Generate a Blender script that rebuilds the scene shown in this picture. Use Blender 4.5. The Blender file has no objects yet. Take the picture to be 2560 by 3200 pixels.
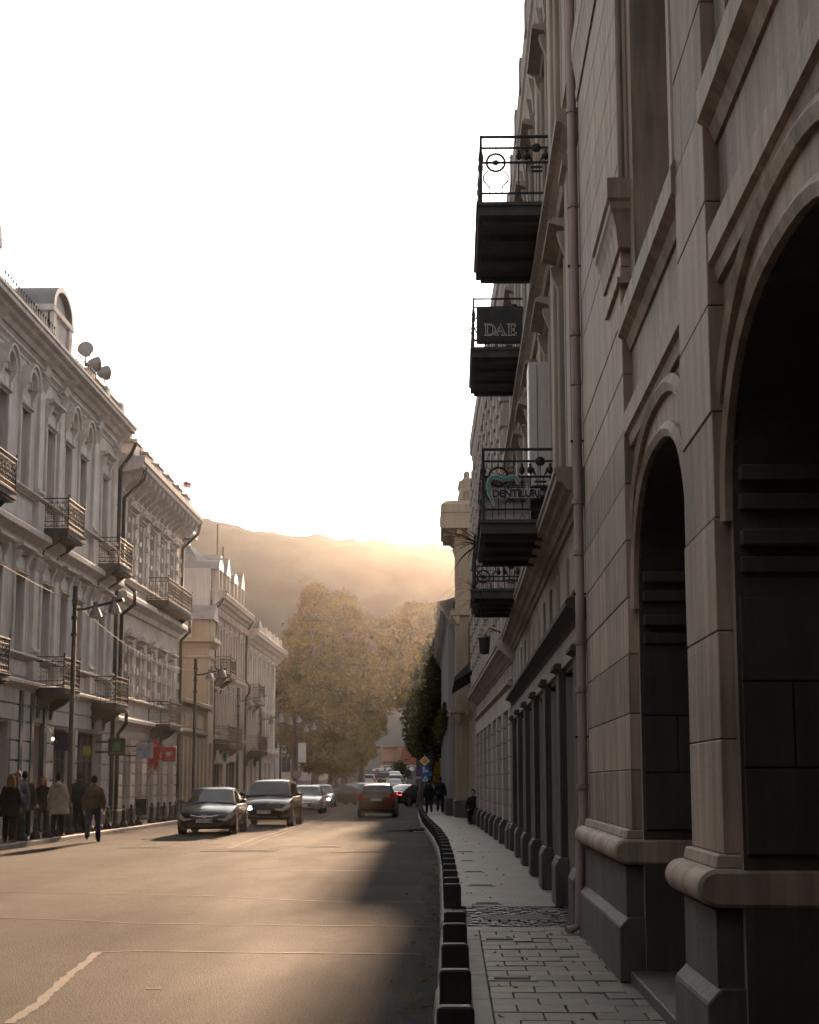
import bpy, bmesh, math, random
import numpy as np
from mathutils import Vector, Matrix, noise
R = math.radians
random.seed(7)
SC = bpy.context.scene
COL = SC.collection

# ------------------------------------------------------------------ camera
F, VX, VY, CAMH = 5200.0, 1418.0, 2443.0, 1.65
PITCH = math.atan((VY - 1600) / F)
YAW = math.atan((VX - 1280) / F * math.cos(PITCH))
cd = bpy.data.cameras.new('camera')
cd.sensor_fit = 'HORIZONTAL'; cd.sensor_width = 36.0; cd.lens = F / 2560 * 36
cd.clip_start = 0.2; cd.clip_end = 6000
cam = bpy.data.objects.new('camera', cd); COL.objects.link(cam)
cam.location = (0, 0, CAMH); cam.rotation_euler = (math.pi / 2 + PITCH, 0, YAW)
SC.camera = cam

# ------------------------------------------------------------------ sky, sun, exposure
SUN_EL, SUN_AZ = R(10.1), R(1.12)
wd = bpy.data.worlds.new('World'); SC.world = wd; wd.use_nodes = True
wn = wd.node_tree; wn.nodes.clear()
w_out = wn.nodes.new('ShaderNodeOutputWorld'); w_bg = wn.nodes.new('ShaderNodeBackground')
w_sky = wn.nodes.new('ShaderNodeTexSky'); w_sky.sky_type = 'NISHITA'; w_sky.sun_disc = False
w_sky.sun_elevation = SUN_EL; w_sky.sun_rotation = SUN_AZ
w_sky.air_density = 1.0; w_sky.dust_density = 4.0; w_sky.ozone_density = 1.0
w_hsv = wn.nodes.new('ShaderNodeHueSaturation'); w_hsv.inputs['Saturation'].default_value = 0.25
w_gam = wn.nodes.new('ShaderNodeGamma'); w_gam.inputs[1].default_value = 0.65    # thin high cloud evens the sky out
w_tc = wn.nodes.new('ShaderNodeTexCoord'); w_ns = wn.nodes.new('ShaderNodeTexNoise')
w_ns.inputs['Scale'].default_value = 3.0; w_ns.inputs['Detail'].default_value = 5.0
w_rmp = wn.nodes.new('ShaderNodeMapRange')
w_rmp.inputs[1].default_value = 0.3; w_rmp.inputs[2].default_value = 0.7
w_rmp.inputs[3].default_value = 0.80; w_rmp.inputs[4].default_value = 1.1
w_mul = wn.nodes.new('ShaderNodeMixRGB'); w_mul.blend_type = 'MULTIPLY'; w_mul.inputs[0].default_value = 1.0
wn.links.new(w_tc.outputs['Generated'], w_ns.inputs['Vector']); wn.links.new(w_ns.outputs[0], w_rmp.inputs[0])
wn.links.new(w_sky.outputs[0], w_hsv.inputs['Color']); wn.links.new(w_hsv.outputs[0], w_gam.inputs[0]); wn.links.new(w_gam.outputs[0], w_mul.inputs[1])
w_tint = wn.nodes.new('ShaderNodeMixRGB'); w_tint.blend_type = 'MULTIPLY'; w_tint.inputs[0].default_value = 1.0; w_tint.inputs[2].default_value = (1.0, 0.975, 0.96, 1)
wn.links.new(w_rmp.outputs[0], w_mul.inputs[2]); wn.links.new(w_mul.outputs[0], w_tint.inputs[1]); wn.links.new(w_tint.outputs[0], w_bg.inputs['Color'])
w_bg.inputs['Strength'].default_value = 0.15
wn.links.new(w_bg.outputs[0], w_out.inputs[0])

sl = bpy.data.lights.new('sun', 'SUN'); sl.energy = 4.15; sl.angle = R(1.2); sl.color = (1.0, 0.665, 0.42)
sun = bpy.data.objects.new('sun', sl); COL.objects.link(sun)
sdir = Vector((math.sin(SUN_AZ) * math.cos(SUN_EL), math.cos(SUN_AZ) * math.cos(SUN_EL), math.sin(SUN_EL)))
sun.rotation_euler = (-sdir).to_track_quat('-Z', 'Y').to_euler(); sun.location = (20, 60, 60)

SC.view_settings.view_transform = 'Standard'; SC.view_settings.look = 'None'
SC.view_settings.exposure = 1.6; SC.view_settings.gamma = 1.0
try: SC.view_settings.use_curve_mapping = False
except Exception: pass
SC.cycles.max_bounces = 6; SC.cycles.diffuse_bounces = 3; SC.cycles.glossy_bounces = 3
SC.cycles.transmission_bounces = 3; SC.cycles.volume_bounces = 1; SC.cycles.transparent_max_bounces = 6
SC.cycles.use_denoising = True; SC.cycles.sample_clamp_indirect = 4.0

# ------------------------------------------------------------------ pixel rays (direction only)
_fw = Vector((-math.sin(YAW) * math.cos(PITCH), math.cos(YAW) * math.cos(PITCH), math.sin(PITCH)))
_rt = Vector((math.cos(YAW), math.sin(YAW), 0)); _up = _rt.cross(_fw)
def ray(x, y): return _fw * F + _rt * (x - 1280) + _up * (1600 - y)
def atX(x, y, X): d = ray(x, y); t = X / d.x; return Vector((X, d.y * t, CAMH + d.z * t))
def atY(x, y, Y): d = ray(x, y); t = Y / d.y; return Vector((d.x * t, Y, CAMH + d.z * t))
def atZ(x, y, Z=0.0): d = ray(x, y); t = (Z - CAMH) / d.z; return Vector((d.x * t, d.y * t, Z))

# ------------------------------------------------------------------ materials
MATS = {}
def mat(name, col, rough=0.8, var=0.25, scale=1.5, streak=0.0, bump=0.0, bscale=30, metal=0.0, coat=0.0,
        col2=None, emit=0.0, spec=0.5, stretch=(1, 1, 1)):
    m = bpy.data.materials.new(name); m.use_nodes = True; t = m.node_tree; t.nodes.clear(); N = t.nodes.new; L = t.links.new
    out = N('ShaderNodeOutputMaterial'); b = N('ShaderNodeBsdfPrincipled'); L(b.outputs[0], out.inputs[0])
    geo = N('ShaderNodeNewGeometry')
    b.inputs['Roughness'].default_value = rough; b.inputs['Metallic'].default_value = metal
    b.inputs['Specular IOR Level'].default_value = spec; b.inputs['Coat Weight'].default_value = coat
    b.inputs['Coat Roughness'].default_value = 0.06
    c = col if col2 is None else col
    dark = col2 if col2 is not None else tuple(v * (1 - var) for v in col)
    lite = tuple(min(1, v * (1 + var * 0.6)) for v in col)
    mp = N('ShaderNodeVectorMath'); mp.operation = 'MULTIPLY'; mp.inputs[1].default_value = stretch; L(geo.outputs['Position'], mp.inputs[0])
    n1 = N('ShaderNodeTexNoise'); n1.inputs['Scale'].default_value = scale; n1.inputs['Detail'].default_value = 6; L(mp.outputs[0], n1.inputs['Vector'])
    rp = N('ShaderNodeValToRGB'); rp.color_ramp.elements[0].position = 0.32; rp.color_ramp.elements[1].position = 0.68
    rp.color_ramp.elements[0].color = (*dark, 1); rp.color_ramp.elements[1].color = (*lite, 1); L(n1.outputs[0], rp.inputs[0])
    last = rp.outputs[0]
    if streak > 0:
        ms = N('ShaderNodeVectorMath'); ms.operation = 'MULTIPLY'; ms.inputs[1].default_value = (5, 5, 0.35); L(geo.outputs['Position'], ms.inputs[0])
        n2 = N('ShaderNodeTexNoise'); n2.inputs['Scale'].default_value = 1.3; n2.inputs['Detail'].default_value = 7; n2.inputs['Roughness'].default_value = 0.62; L(ms.outputs[0], n2.inputs['Vector'])
        r2 = N('ShaderNodeMapRange'); r2.inputs[1].default_value = 0.38; r2.inputs[2].default_value = 0.66
        r2.inputs[3].default_value = 1 - streak; r2.inputs[4].default_value = 1 + streak * 0.25; L(n2.outputs[0], r2.inputs[0])
        mx = N('ShaderNodeMixRGB'); mx.blend_type = 'MULTIPLY'; mx.inputs[0].default_value = 1; L(last, mx.inputs[1]); L(r2.outputs[0], mx.inputs[2]); last = mx.outputs[0]
    L(last, b.inputs['Base Color'])
    if bump > 0:
        n3 = N('ShaderNodeTexNoise'); n3.inputs['Scale'].default_value = bscale; n3.inputs['Detail'].default_value = 5; L(geo.outputs['Position'], n3.inputs['Vector'])
        bp = N('ShaderNodeBump'); bp.inputs['Strength'].default_value = bump; bp.inputs['Distance'].default_value = 0.02; L(n3.outputs[0], bp.inputs['Height']); L(bp.outputs[0], b.inputs['Normal'])
        rr = N('ShaderNodeMapRange'); rr.inputs[3].default_value = max(0.02, rough - 0.1); rr.inputs[4].default_value = min(1, rough + 0.1); L(n1.outputs[0], rr.inputs[0]); L(rr.outputs[0], b.inputs['Roughness'])
    if emit > 0:
        b.inputs['Emission Color'].default_value = (*col, 1); b.inputs['Emission Strength'].default_value = emit
    MATS[name] = m; return m

def asphalt():
    m = bpy.data.materials.new('asphalt'); m.use_nodes = True; t = m.node_tree; t.nodes.clear(); N = t.nodes.new; L = t.links.new
    out = N('ShaderNodeOutputMaterial'); b = N('ShaderNodeBsdfPrincipled'); L(b.outputs[0], out.inputs[0]); geo = N('ShaderNodeNewGeometry')
    def nz(scale, detail, st=(1, 1, 1), rough=.6):
        v = N('ShaderNodeVectorMath'); v.operation = 'MULTIPLY'; v.inputs[1].default_value = st; L(geo.outputs['Position'], v.inputs[0])
        n = N('ShaderNodeTexNoise'); n.inputs['Scale'].default_value = scale; n.inputs['Detail'].default_value = detail; n.inputs['Roughness'].default_value = rough; L(v.outputs[0], n.inputs['Vector']); return n.outputs[0]
    def mr(x, a, c, d, e): r = N('ShaderNodeMapRange'); r.inputs[1].default_value = a; r.inputs[2].default_value = c; r.inputs[3].default_value = d; r.inputs[4].default_value = e; L(x, r.inputs[0]); return r.outputs[0]
    def mul(x, y): q = N('ShaderNodeMath'); q.operation = 'MULTIPLY'; L(x, q.inputs[0]); L(y, q.inputs[1]); return q.outputs[0]
    fine = mr(nz(42, 3), .38, .62, .45, 1.6); lanes = mr(nz(.55, 5, (1, .1, 1)), .35, .65, .75, 1.2); pat = mr(nz(.35, 7), .4, .6, .8, 1.15)
    val = mul(mul(fine, lanes), pat); col = N('ShaderNodeMixRGB'); col.blend_type = 'MULTIPLY'; col.inputs[0].default_value = 1; col.inputs[1].default_value = (.050, .042, .036, 1); L(val, col.inputs[2]); L(col.outputs[0], b.inputs['Base Color'])
    L(mr(nz(.6, 6, (1, .15, 1)), .35, .65, .86, 1.0), b.inputs['Roughness']); b.inputs['Specular IOR Level'].default_value = .2
    bp = N('ShaderNodeBump'); bp.inputs['Strength'].default_value = 1.0; bp.inputs['Distance'].default_value = .03; L(nz(55, 4), bp.inputs['Height']); L(bp.outputs[0], b.inputs['Normal']); MATS['asphalt'] = m
asphalt()
mat('seal', (0.115, 0.10, 0.085), 0.8, 0.35, 4, bump=0.8, bscale=60, spec=0.4)
mat('tar', (0.04, 0.038, 0.036), 1.0, 0.3, 6, bump=0.8, bscale=80, spec=0.12)
mat('paint', (0.17, 0.158, 0.135), 0.9, 0.5, 5, bump=0.8, bscale=60, spec=0.3)
mat('kerb', (0.27, 0.245, 0.215), 0.75, 0.3, 2.5, bump=0.3, bscale=25)
mat('paver', (0.165, 0.13, 0.10), 0.62, 0.42, 1.7, bump=0.35, bscale=28)
mat('paver2', (0.13, 0.104, 0.082), 0.62, 0.42, 1.3, bump=0.35, bscale=28)
mat('joint', (0.06, 0.054, 0.048), 0.9, 0.3, 5)
mat('walkway', (0.15, 0.122, 0.098), 0.62, 0.34, 0.9, bump=0.3, bscale=30)
mat('cobble', (0.10, 0.098, 0.095), 0.5, 0.45, 6, bump=0.4, bscale=30)
mat('cover', (0.10, 0.092, 0.082), 1.0, 0.3, 6, bump=0.8, bscale=60, spec=0.12)
mat('stone_near', (0.45, 0.37, 0.31), 0.72, 0.28, 0.9, streak=0.42, bump=0.25, bscale=22)
mat('stone_near2', (0.42, 0.345, 0.29), 0.72, 0.3, 1.1, streak=0.45, bump=0.25, bscale=22)
mat('stone_near3', (0.35, 0.285, 0.235), 0.75, 0.3, 1.4, streak=0.5, bump=0.3, bscale=22)
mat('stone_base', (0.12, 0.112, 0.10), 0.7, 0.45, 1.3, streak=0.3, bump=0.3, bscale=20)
mat('stone_dark', (0.075, 0.068, 0.061), 0.8, 0.3, 1.0, streak=0.25, bump=0.25, bscale=22)  # dark stone; on the arch soffits and jambs it holds painted-in shade
mat('stucco_grey', (0.677, 0.626, 0.605), 0.85, 0.16, 0.7, streak=0.22, bump=0.15, bscale=18)
mat('stucco_trim', (0.706, 0.655, 0.619), 0.8, 0.18, 1.5, streak=0.2, bump=0.15, bscale=18)
mat('stucco_cream', (0.666, 0.609, 0.552), 0.85, 0.16, 0.7, streak=0.18, bump=0.15, bscale=18)
mat('stucco_beige', (0.42, 0.345, 0.26), 0.85, 0.14, 0.5, streak=0.15, bump=0.12, bscale=18)
mat('stucco_white', (0.629, 0.581, 0.557), 0.85, 0.12, 0.5, streak=0.15, bump=0.1, bscale=18)
mat('stucco_rose', (0.528, 0.458, 0.419), 0.85, 0.16, 0.6, streak=0.2, bump=0.12, bscale=18)
mat('stucco_brown', (0.418, 0.361, 0.310), 0.82, 0.2, 0.7, streak=0.26, bump=0.15, bscale=18)
mat('stucco_blue', (0.33, 0.325, 0.32), 0.85, 0.14, 0.6, streak=0.18, bump=0.12, bscale=18)
mat('shop_green', (0.105, 0.12, 0.118), 0.6, 0.25, 2.0, streak=0.2)
mat('iron', (0.02, 0.02, 0.021), 0.55, 0.3, 9, metal=0.2, bump=0.15, bscale=60)
mat('iron_brown', (0.055, 0.042, 0.030), 0.6, 0.4, 12, metal=0.2, spec=0.35)
mat('bollard', (0.018, 0.018, 0.019), 0.62, 0.3, 9, bump=0.2, bscale=50)
mat('steel', (0.18, 0.18, 0.18), 0.4, 0.25, 5, metal=0.6)
mat('pole_green', (0.055, 0.062, 0.06), 0.45, 0.25, 4, metal=0.3)
mat('zinc', (0.27, 0.26, 0.255), 0.5, 0.2, 2, metal=0.35)
mat('roof_tin', (0.20, 0.185, 0.175), 0.5, 0.25, 1.5, metal=0.3)
mat('pipe_pink', (0.45, 0.355, 0.33), 0.6, 0.25, 2.0, streak=0.25)
mat('pipe_dark', (0.045, 0.047, 0.046), 0.45, 0.3, 3)
mat('glass', (0.018, 0.02, 0.022), 0.06, 0.3, 0.8, spec=0.8)
mat('shopglass', (0.010, 0.011, 0.011), 0.10, 0.4, 0.8, spec=0.6)
mat('wood_win', (0.20, 0.185, 0.165), 0.6, 0.2, 4)
mat('wood_dark', (0.06, 0.048, 0.038), 0.55, 0.3, 5)
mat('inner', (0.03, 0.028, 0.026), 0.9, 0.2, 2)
mat('slab_dark', (0.075, 0.076, 0.072), 0.8, 0.3, 2.0, streak=0.2)
mat('wire', (0.3, 0.27, 0.23), 0.7, 0.1, 3)
mat('ac_white', (0.70, 0.66, 0.64), 0.5, 0.08, 2)
mat('banner', (0.035, 0.037, 0.037), 0.75, 0.25, 3, bump=0.3, bscale=4)
mat('white', (0.74, 0.73, 0.70), 0.5, 0.08, 4)
mat('off_white', (0.48, 0.45, 0.40), 0.5, 0.12, 4)
mat('navy', (0.02, 0.025, 0.06), 0.4, 0.1, 4)
mat('teal', (0.06, 0.33, 0.33), 0.4, 0.1, 4)
mat('sign_red', (0.34, 0.022, 0.028), 0.4, 0.12, 3)
mat('red', (0.50, 0.018, 0.015), 0.5, 0.3, 6)
mat('sign_black', (0.012, 0.018, 0.018), 0.35, 0.2, 4)
mat('sign_green', (0.02, 0.30, 0.13), 0.4, 0.15, 5)
mat('sign_yellow', (0.40, 0.36, 0.03), 0.45, 0.2, 8)
mat('sign_pale', (0.36, 0.42, 0.50), 0.45, 0.3, 3)
mat('sign_blue', (0.025, 0.13, 0.42), 0.4, 0.1, 3)
mat('blue_deep', (0.02, 0.026, 0.14), 0.5, 0.2, 3)
mat('sign_orange', (0.80, 0.36, 0.03), 0.4, 0.08, 3)
mat('brick_ad', (0.33, 0.125, 0.075), 0.7, 0.2, 0.6)
mat('ad_pale', (0.42, 0.25, 0.18), 0.7, 0.2, 0.6)
mat('bark', (0.075, 0.056, 0.042), 0.9, 0.4, 3, bump=0.6, bscale=9)
mat('bulb', (1.0, 0.72, 0.40), 0.4, 0.0, 3, emit=1.6)
mat('globe', (0.72, 0.66, 0.58), 0.25, 0.05, 3)
mat('rubber', (0.014, 0.014, 0.014), 0.7, 0.2, 6)
mat('rim', (0.30, 0.30, 0.31), 0.3, 0.1, 5, metal=0.8)
mat('lamp_glass', (0.42, 0.43, 0.45), 0.12, 0.2, 20, spec=0.8)
mat('headlight_on', (0.85, 0.90, 1.0), 0.2, 0.0, 3, emit=9)
mat('tail_red', (0.35, 0.01, 0.01), 0.25, 0.1, 5)
mat('tail_lit', (0.9, 0.05, 0.03), 0.25, 0.0, 5, emit=3)
mat('chrome', (0.6, 0.6, 0.6), 0.15, 0.05, 5, metal=1.0)
mat('black_plastic', (0.016, 0.016, 0.017), 0.45, 0.2, 8)
mat('plate', (0.58, 0.57, 0.54), 0.45, 0.06, 4)
mat('ink', (0.012, 0.012, 0.014), 0.6, 0.1, 4)
for nm, c in dict(car_navy=(0.008, 0.009, 0.022), car_black=(0.008, 0.008, 0.009), car_silver=(0.36, 0.35, 0.34), car_white=(0.62, 0.61, 0.60),
                  car_red=(0.10, 0.022, 0.014), car_blue=(0.10, 0.13, 0.22), car_grey=(0.10, 0.10, 0.105), car_brown=(0.06, 0.03, 0.02)).items():
    mat(nm, tuple(v * .7 for v in c) if max(c) < .05 else c, 0.4, 0.06, 2, coat=.7, metal=0.0, spec=0.1)
mat('skin', (0.42, 0.25, 0.18), 0.55, 0.12, 12)
mat('lip', (0.32, 0.10, 0.09), 0.5, 0.1, 12)
mat('eye', (0.02, 0.016, 0.014), 0.2, 0.1, 12)
def cloth(n, c): mat(n, c, 0.9, 0.25, 7, bump=0.35, bscale=45, spec=0.2)
for n, c in dict(cl_black=(0.013, 0.012, 0.013), cl_char=(0.022, 0.022, 0.024), cl_beige=(0.40, 0.345, 0.30), cl_green=(0.012, 0.034, 0.030), cl_brown=(0.115, 0.080, 0.058),
                 cl_jeans=(0.030, 0.042, 0.070), cl_teal=(0.02, 0.10, 0.11), cl_blue=(0.10, 0.115, 0.15), cl_navy=(0.012, 0.016, 0.028), shoe=(0.05, 0.045, 0.042), shoe_w=(0.42, 0.40, 0.38),
                 hair_dark=(0.016, 0.011, 0.008), hair_blond=(0.20, 0.115, 0.05), hair_auburn=(0.13, 0.042, 0.018), hair_red=(0.26, 0.022, 0.016), hair_grey=(0.10, 0.085, 0.075), hair_brown=(0.045, 0.026, 0.014)).items(): cloth(n, c)

def leafmat(name, c1, c2, trans=0.45):
    m = bpy.data.materials.new(name); m.use_nodes = True; t = m.node_tree; t.nodes.clear(); N = t.nodes.new; L = t.links.new
    out = N('ShaderNodeOutputMaterial'); d = N('ShaderNodeBsdfDiffuse'); tr = N('ShaderNodeBsdfTranslucent'); mx = N('ShaderNodeMixShader')
    geo = N('ShaderNodeNewGeometry'); n1 = N('ShaderNodeTexNoise'); n1.inputs['Scale'].default_value = 0.55; n1.inputs['Detail'].default_value = 4
    L(geo.outputs['Position'], n1.inputs['Vector']); rp = N('ShaderNodeValToRGB')
    rp.color_ramp.elements[0].position = 0.35; rp.color_ramp.elements[1].position = 0.65
    rp.color_ramp.elements[0].color = (*c1, 1); rp.color_ramp.elements[1].color = (*c2, 1)
    rnd = N('ShaderNodeMath'); rnd.operation = 'MULTIPLY_ADD'; L(geo.outputs['Random Per Island'], rnd.inputs[0]); rnd.inputs[1].default_value = 0.14; L(n1.outputs[0], rnd.inputs[2])
    sb = N('ShaderNodeMath'); sb.operation = 'SUBTRACT'; L(rnd.outputs[0], sb.inputs[0]); sb.inputs[1].default_value = 0.07
    L(sb.outputs[0], rp.inputs[0]); L(rp.outputs[0], d.inputs[0]); L(rp.outputs[0], tr.inputs[0])
    mx.inputs[0].default_value = trans; L(d.outputs[0], mx.inputs[1]); L(tr.outputs[0], mx.inputs[2]); L(mx.outputs[0], out.inputs[0])
    MATS[name] = m
leafmat('leaf_gold', (0.072, 0.058, 0.012), (0.15, 0.112, 0.02), 0.55)
leafmat('leaf_green', (0.026, 0.03, 0.011), (0.06, 0.056, 0.015), 0.4)
leafmat('leaf_amber', (0.10, 0.065, 0.012), (0.28, 0.15, 0.02), 0.5)
leafmat('leaf_plant', (0.035, 0.05, 0.022), (0.09, 0.10, 0.04), 0.3)

# ------------------------------------------------------------------ mesh collector
class MB:
    def __init__(s): s.v = []; s.f = []
    def add(s, vs, fs):
        o = len(s.v); s.v += [tuple(p) for p in vs]; s.f += [tuple(i + o for i in f) for f in fs]; return s
    def quad(s, *p): return s.add(p, [tuple(range(len(p)))])
    def box(s, x0, x1, y0, y1, z0, z1):
        return s.add([(x0, y0, z0), (x1, y0, z0), (x1, y1, z0), (x0, y1, z0), (x0, y0, z1), (x1, y0, z1), (x1, y1, z1), (x0, y1, z1)],
                     [(0, 3, 2, 1), (4, 5, 6, 7), (0, 1, 5, 4), (1, 2, 6, 5), (2, 3, 7, 6), (3, 0, 4, 7)])
    def taper(s, b, t):   # b,t = (x0,x1,y0,y1,z)
        return s.add([(b[0], b[2], b[4]), (b[1], b[2], b[4]), (b[1], b[3], b[4]), (b[0], b[3], b[4]), (t[0], t[2], t[4]), (t[1], t[2], t[4]), (t[1], t[3], t[4]), (t[0], t[3], t[4])],
                     [(0, 3, 2, 1), (4, 5, 6, 7), (0, 1, 5, 4), (1, 2, 6, 5), (2, 3, 7, 6), (3, 0, 4, 7)])
    def prism(s, poly, axis, a, b):
        n = len(poly)
        def P(p, t): return (t, p[0], p[1]) if axis == 'x' else ((p[0], t, p[1]) if axis == 'y' else (p[0], p[1], t))
        vs = [P(p, a) for p in poly] + [P(p, b) for p in poly]
        fs = [tuple(range(n)), tuple(range(2 * n - 1, n - 1, -1))] + [(i, i + n, (i + 1) % n + n, (i + 1) % n) for i in range(n)]
        return s.add(vs, fs)
    def tube(s, pts, r, n=6, cap=True, closed=False):
        pts = [Vector(p) for p in pts]; rs = r if isinstance(r, (list, tuple)) else [r] * len(pts)
        vs = []; m = len(pts); ref = None
        for i, p in enumerate(pts):
            if closed: d = pts[(i + 1) % m] - pts[i - 1]
            else: d = pts[min(i + 1, m - 1)] - pts[max(i - 1, 0)]
            if d.length < 1e-9: d = Vector((0, 0, 1))
            d.normalize()
            if ref is None: ref = d.orthogonal().normalized()
            e = ref - d * ref.dot(d)
            if e.length < 1e-4: e = d.orthogonal()
            e.normalize(); g = d.cross(e); ref = e
            for k in range(n):
                a = 2 * math.pi * k / n; vs.append(p + (e * math.cos(a) + g * math.sin(a)) * rs[i])
        fs = []
        for i in range(m if closed else m - 1):
            j = (i + 1) % m
            for k in range(n): fs.append((i * n + k, i * n + (k + 1) % n, j * n + (k + 1) % n, j * n + k))
        if cap and not closed: fs += [tuple(range(n - 1, -1, -1)), tuple((m - 1) * n + k for k in range(n))]
        return s.add(vs, fs)
    def lathe(s, prof, n=16, c=(0, 0, 0), sc=(1, 1)):
        vs = []; fs = []
        for r, z in prof:
            for k in range(n):
                a = 2 * math.pi * k / n; vs.append((c[0] + r * math.cos(a) * sc[0], c[1] + r * math.sin(a) * sc[1], c[2] + z))
        for i in range(len(prof) - 1):
            for k in range(n): fs.append((i * n + k, i * n + (k + 1) % n, (i + 1) * n + (k + 1) % n, (i + 1) * n + k))
        fs += [tuple(range(n - 1, -1, -1)), tuple((len(prof) - 1) * n + k for k in range(n))]
        return s.add(vs, fs)
    def ell(s, c, r, n=12, m=8):
        vs = [(c[0], c[1], c[2] - r[2])]
        for i in range(1, m):
            t = math.pi * i / m
            for k in range(n):
                a = 2 * math.pi * k / n; vs.append((c[0] + r[0] * math.sin(t) * math.cos(a), c[1] + r[1] * math.sin(t) * math.sin(a), c[2] - r[2] * math.cos(t)))
        vs.append((c[0], c[1], c[2] + r[2])); fs = [(0, 1 + (k + 1) % n, 1 + k) for k in range(n)]
        for i in range(m - 2):
            for k in range(n): fs.append((1 + i * n + k, 1 + i * n + (k + 1) % n, 1 + (i + 1) * n + (k + 1) % n, 1 + (i + 1) * n + k))
        b = 1 + (m - 2) * n; fs += [(b + k, b + (k + 1) % n, len(vs) - 1) for k in range(n)]
        return s.add(vs, fs)
    def capsule(s, p0, p1, r0, r1, n=12):
        p0, p1 = Vector(p0), Vector(p1); d = (p1 - p0); L = d.length; d = d / L if L > 1e-6 else Vector((0, 0, 1))
        pts = []; rs = []
        for a in (-85, -55, -25, 0): pts.append(p0 + d * (r0 * math.sin(R(a)))); rs.append(max(.002, r0 * math.cos(R(a))))
        for a in (0, 25, 55, 85): pts.append(p1 + d * (r1 * math.sin(R(a)))); rs.append(max(.002, r1 * math.cos(R(a))))
        return s.tube(pts, rs, n)
    def arch(s, cx, cz, r0, r1, y0, y1, a0=0, a1=180, n=16, ez=1.0):
        vs = []; fs = []
        for i in range(n + 1):
            a = R(a0 + (a1 - a0) * i / n); c, q = math.cos(a), math.sin(a) * ez
            for r, y in ((r0, y0), (r1, y0), (r1, y1), (r0, y1)): vs.append((cx + r * c, y, cz + r * q))
        for i in range(n):
            for k in range(4): fs.append((i * 4 + k, i * 4 + (k + 1) % 4, (i + 1) * 4 + (k + 1) % 4, (i + 1) * 4 + k))
        fs += [(0, 1, 2, 3), (n * 4 + 3, n * 4 + 2, n * 4 + 1, n * 4)]
        return s.add(vs, fs)
    def shift(s, d): s.v = [(a[0] + d[0], a[1] + d[1], a[2] + d[2]) for a in s.v]; return s
    def xf(s, M): s.v = [tuple(M @ Vector(p)) for p in s.v]; return s
    def mesh(s, name, mats, smooth=0, bevel=0, recalc=True):
        me = bpy.data.meshes.new(name); me.from_pydata(s.v, [], s.f)
        bm = bmesh.new(); bm.from_mesh(me)
        if recalc: bmesh.ops.recalc_face_normals(bm, faces=bm.faces)
        if bevel > 0:
            bmesh.ops.bevel(bm, geom=[e for e in bm.edges if len(e.link_faces) == 2 and e.calc_face_angle(0) > 0.6], offset=bevel, segments=1, affect='EDGES', clamp_overlap=True)
        bm.to_mesh(me); bm.free()
        for m in (mats if isinstance(mats, (list, tuple)) else [mats]): me.materials.append(MATS[m])
        if smooth:
            me.shade_smooth(); me.set_sharp_from_angle(angle=R(smooth))
        return me

def link(name, data, parent=None, loc=(0, 0, 0), rot=(0, 0, 0), scale=None):
    o = bpy.data.objects.new(name, data); COL.objects.link(o)
    if parent: o.parent = parent
    o.location = loc; o.rotation_euler = rot
    if scale: o.scale = scale
    return o
def part(name, mb, m, parent, loc=(0, 0, 0), rot=(0, 0, 0), smooth=0, bevel=0):
    return link(name, mb if isinstance(mb, bpy.types.Mesh) else mb.mesh(name, m, smooth, bevel), parent, loc, rot)
def tag(o, label, cat, group=None):
    o['label'] = label; o['category'] = cat
    if group: o['group'] = group
    return o
def thing(name, label, cat, loc=(0, 0, 0), rz=0.0, group=None):
    return tag(link(name, None, None, loc, (0, 0, rz)), label, cat, group)
def single(name, mb, m, label, cat, loc=(0, 0, 0), rz=0.0, group=None, smooth=0, bevel=0):
    return tag(link(name, mb if isinstance(mb, bpy.types.Mesh) else mb.mesh(name, m, smooth, bevel), None, loc, (0, 0, rz)), label, cat, group)
def struct(name, mb, m, parent=None, smooth=0, bevel=0, loc=(0, 0, 0)):
    o = link(name, mb if isinstance(mb, bpy.types.Mesh) else mb.mesh(name, m, smooth, bevel), parent, loc)
    if not parent: o['kind'] = 'structure'
    return o
def copy_tree(o, parent=None):
    c = o.copy(); COL.objects.link(c); c.parent = parent
    for ch in list(o.children): copy_tree(ch, c)
    return c
_dg = None
def baked(ob):
    bpy.context.view_layer.update(); dg = bpy.context.evaluated_depsgraph_get()
    return bpy.data.meshes.new_from_object(ob.evaluated_get(dg))
_txt = {}
def text_mesh(t, size, m, ext=0.004, bold=0.0, shear=0.0, align='CENTER', space=1.0):
    k = (t, size, m, ext, bold, shear, space)
    if k in _txt: return _txt[k]
    cu = bpy.data.curves.new('lettering', 'FONT'); cu.body = t; cu.size = size; cu.extrude = ext; cu.align_x = align; cu.align_y = 'CENTER'
    cu.offset = bold; cu.shear = shear; cu.space_character = space; cu.resolution_u = 3
    ob = bpy.data.objects.new('lettering_tmp', cu); COL.objects.link(ob); me = baked(ob)
    bpy.data.objects.remove(ob); me.materials.clear(); me.materials.append(MATS[m]); _txt[k] = me; return me
# ================================================================== SETTING
def lerp_path(P, t):
    if t <= P[0][0]: return P[0][1]
    for (a, x), (b, y) in zip(P, P[1:]):
        if t <= b: return x + (y - x) * (t - a) / (b - a)
    return P[-1][1]
KR = [(-20, -0.13), (18, -0.13), (22, -0.17), (30, -0.24), (38, -0.36), (46, -0.58), (54, -0.88), (63, -1.22), (75, -1.55), (86, -1.82), (106, -2.15), (112, -2.2)]
def kr(Y): return lerp_path(KR, Y)
LK = -11.0
def terr(Y): return 0.0 if Y < 140 else (0.0275 * (Y - 140) if Y < 330 else 5.2)
SW = 0.13

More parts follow.
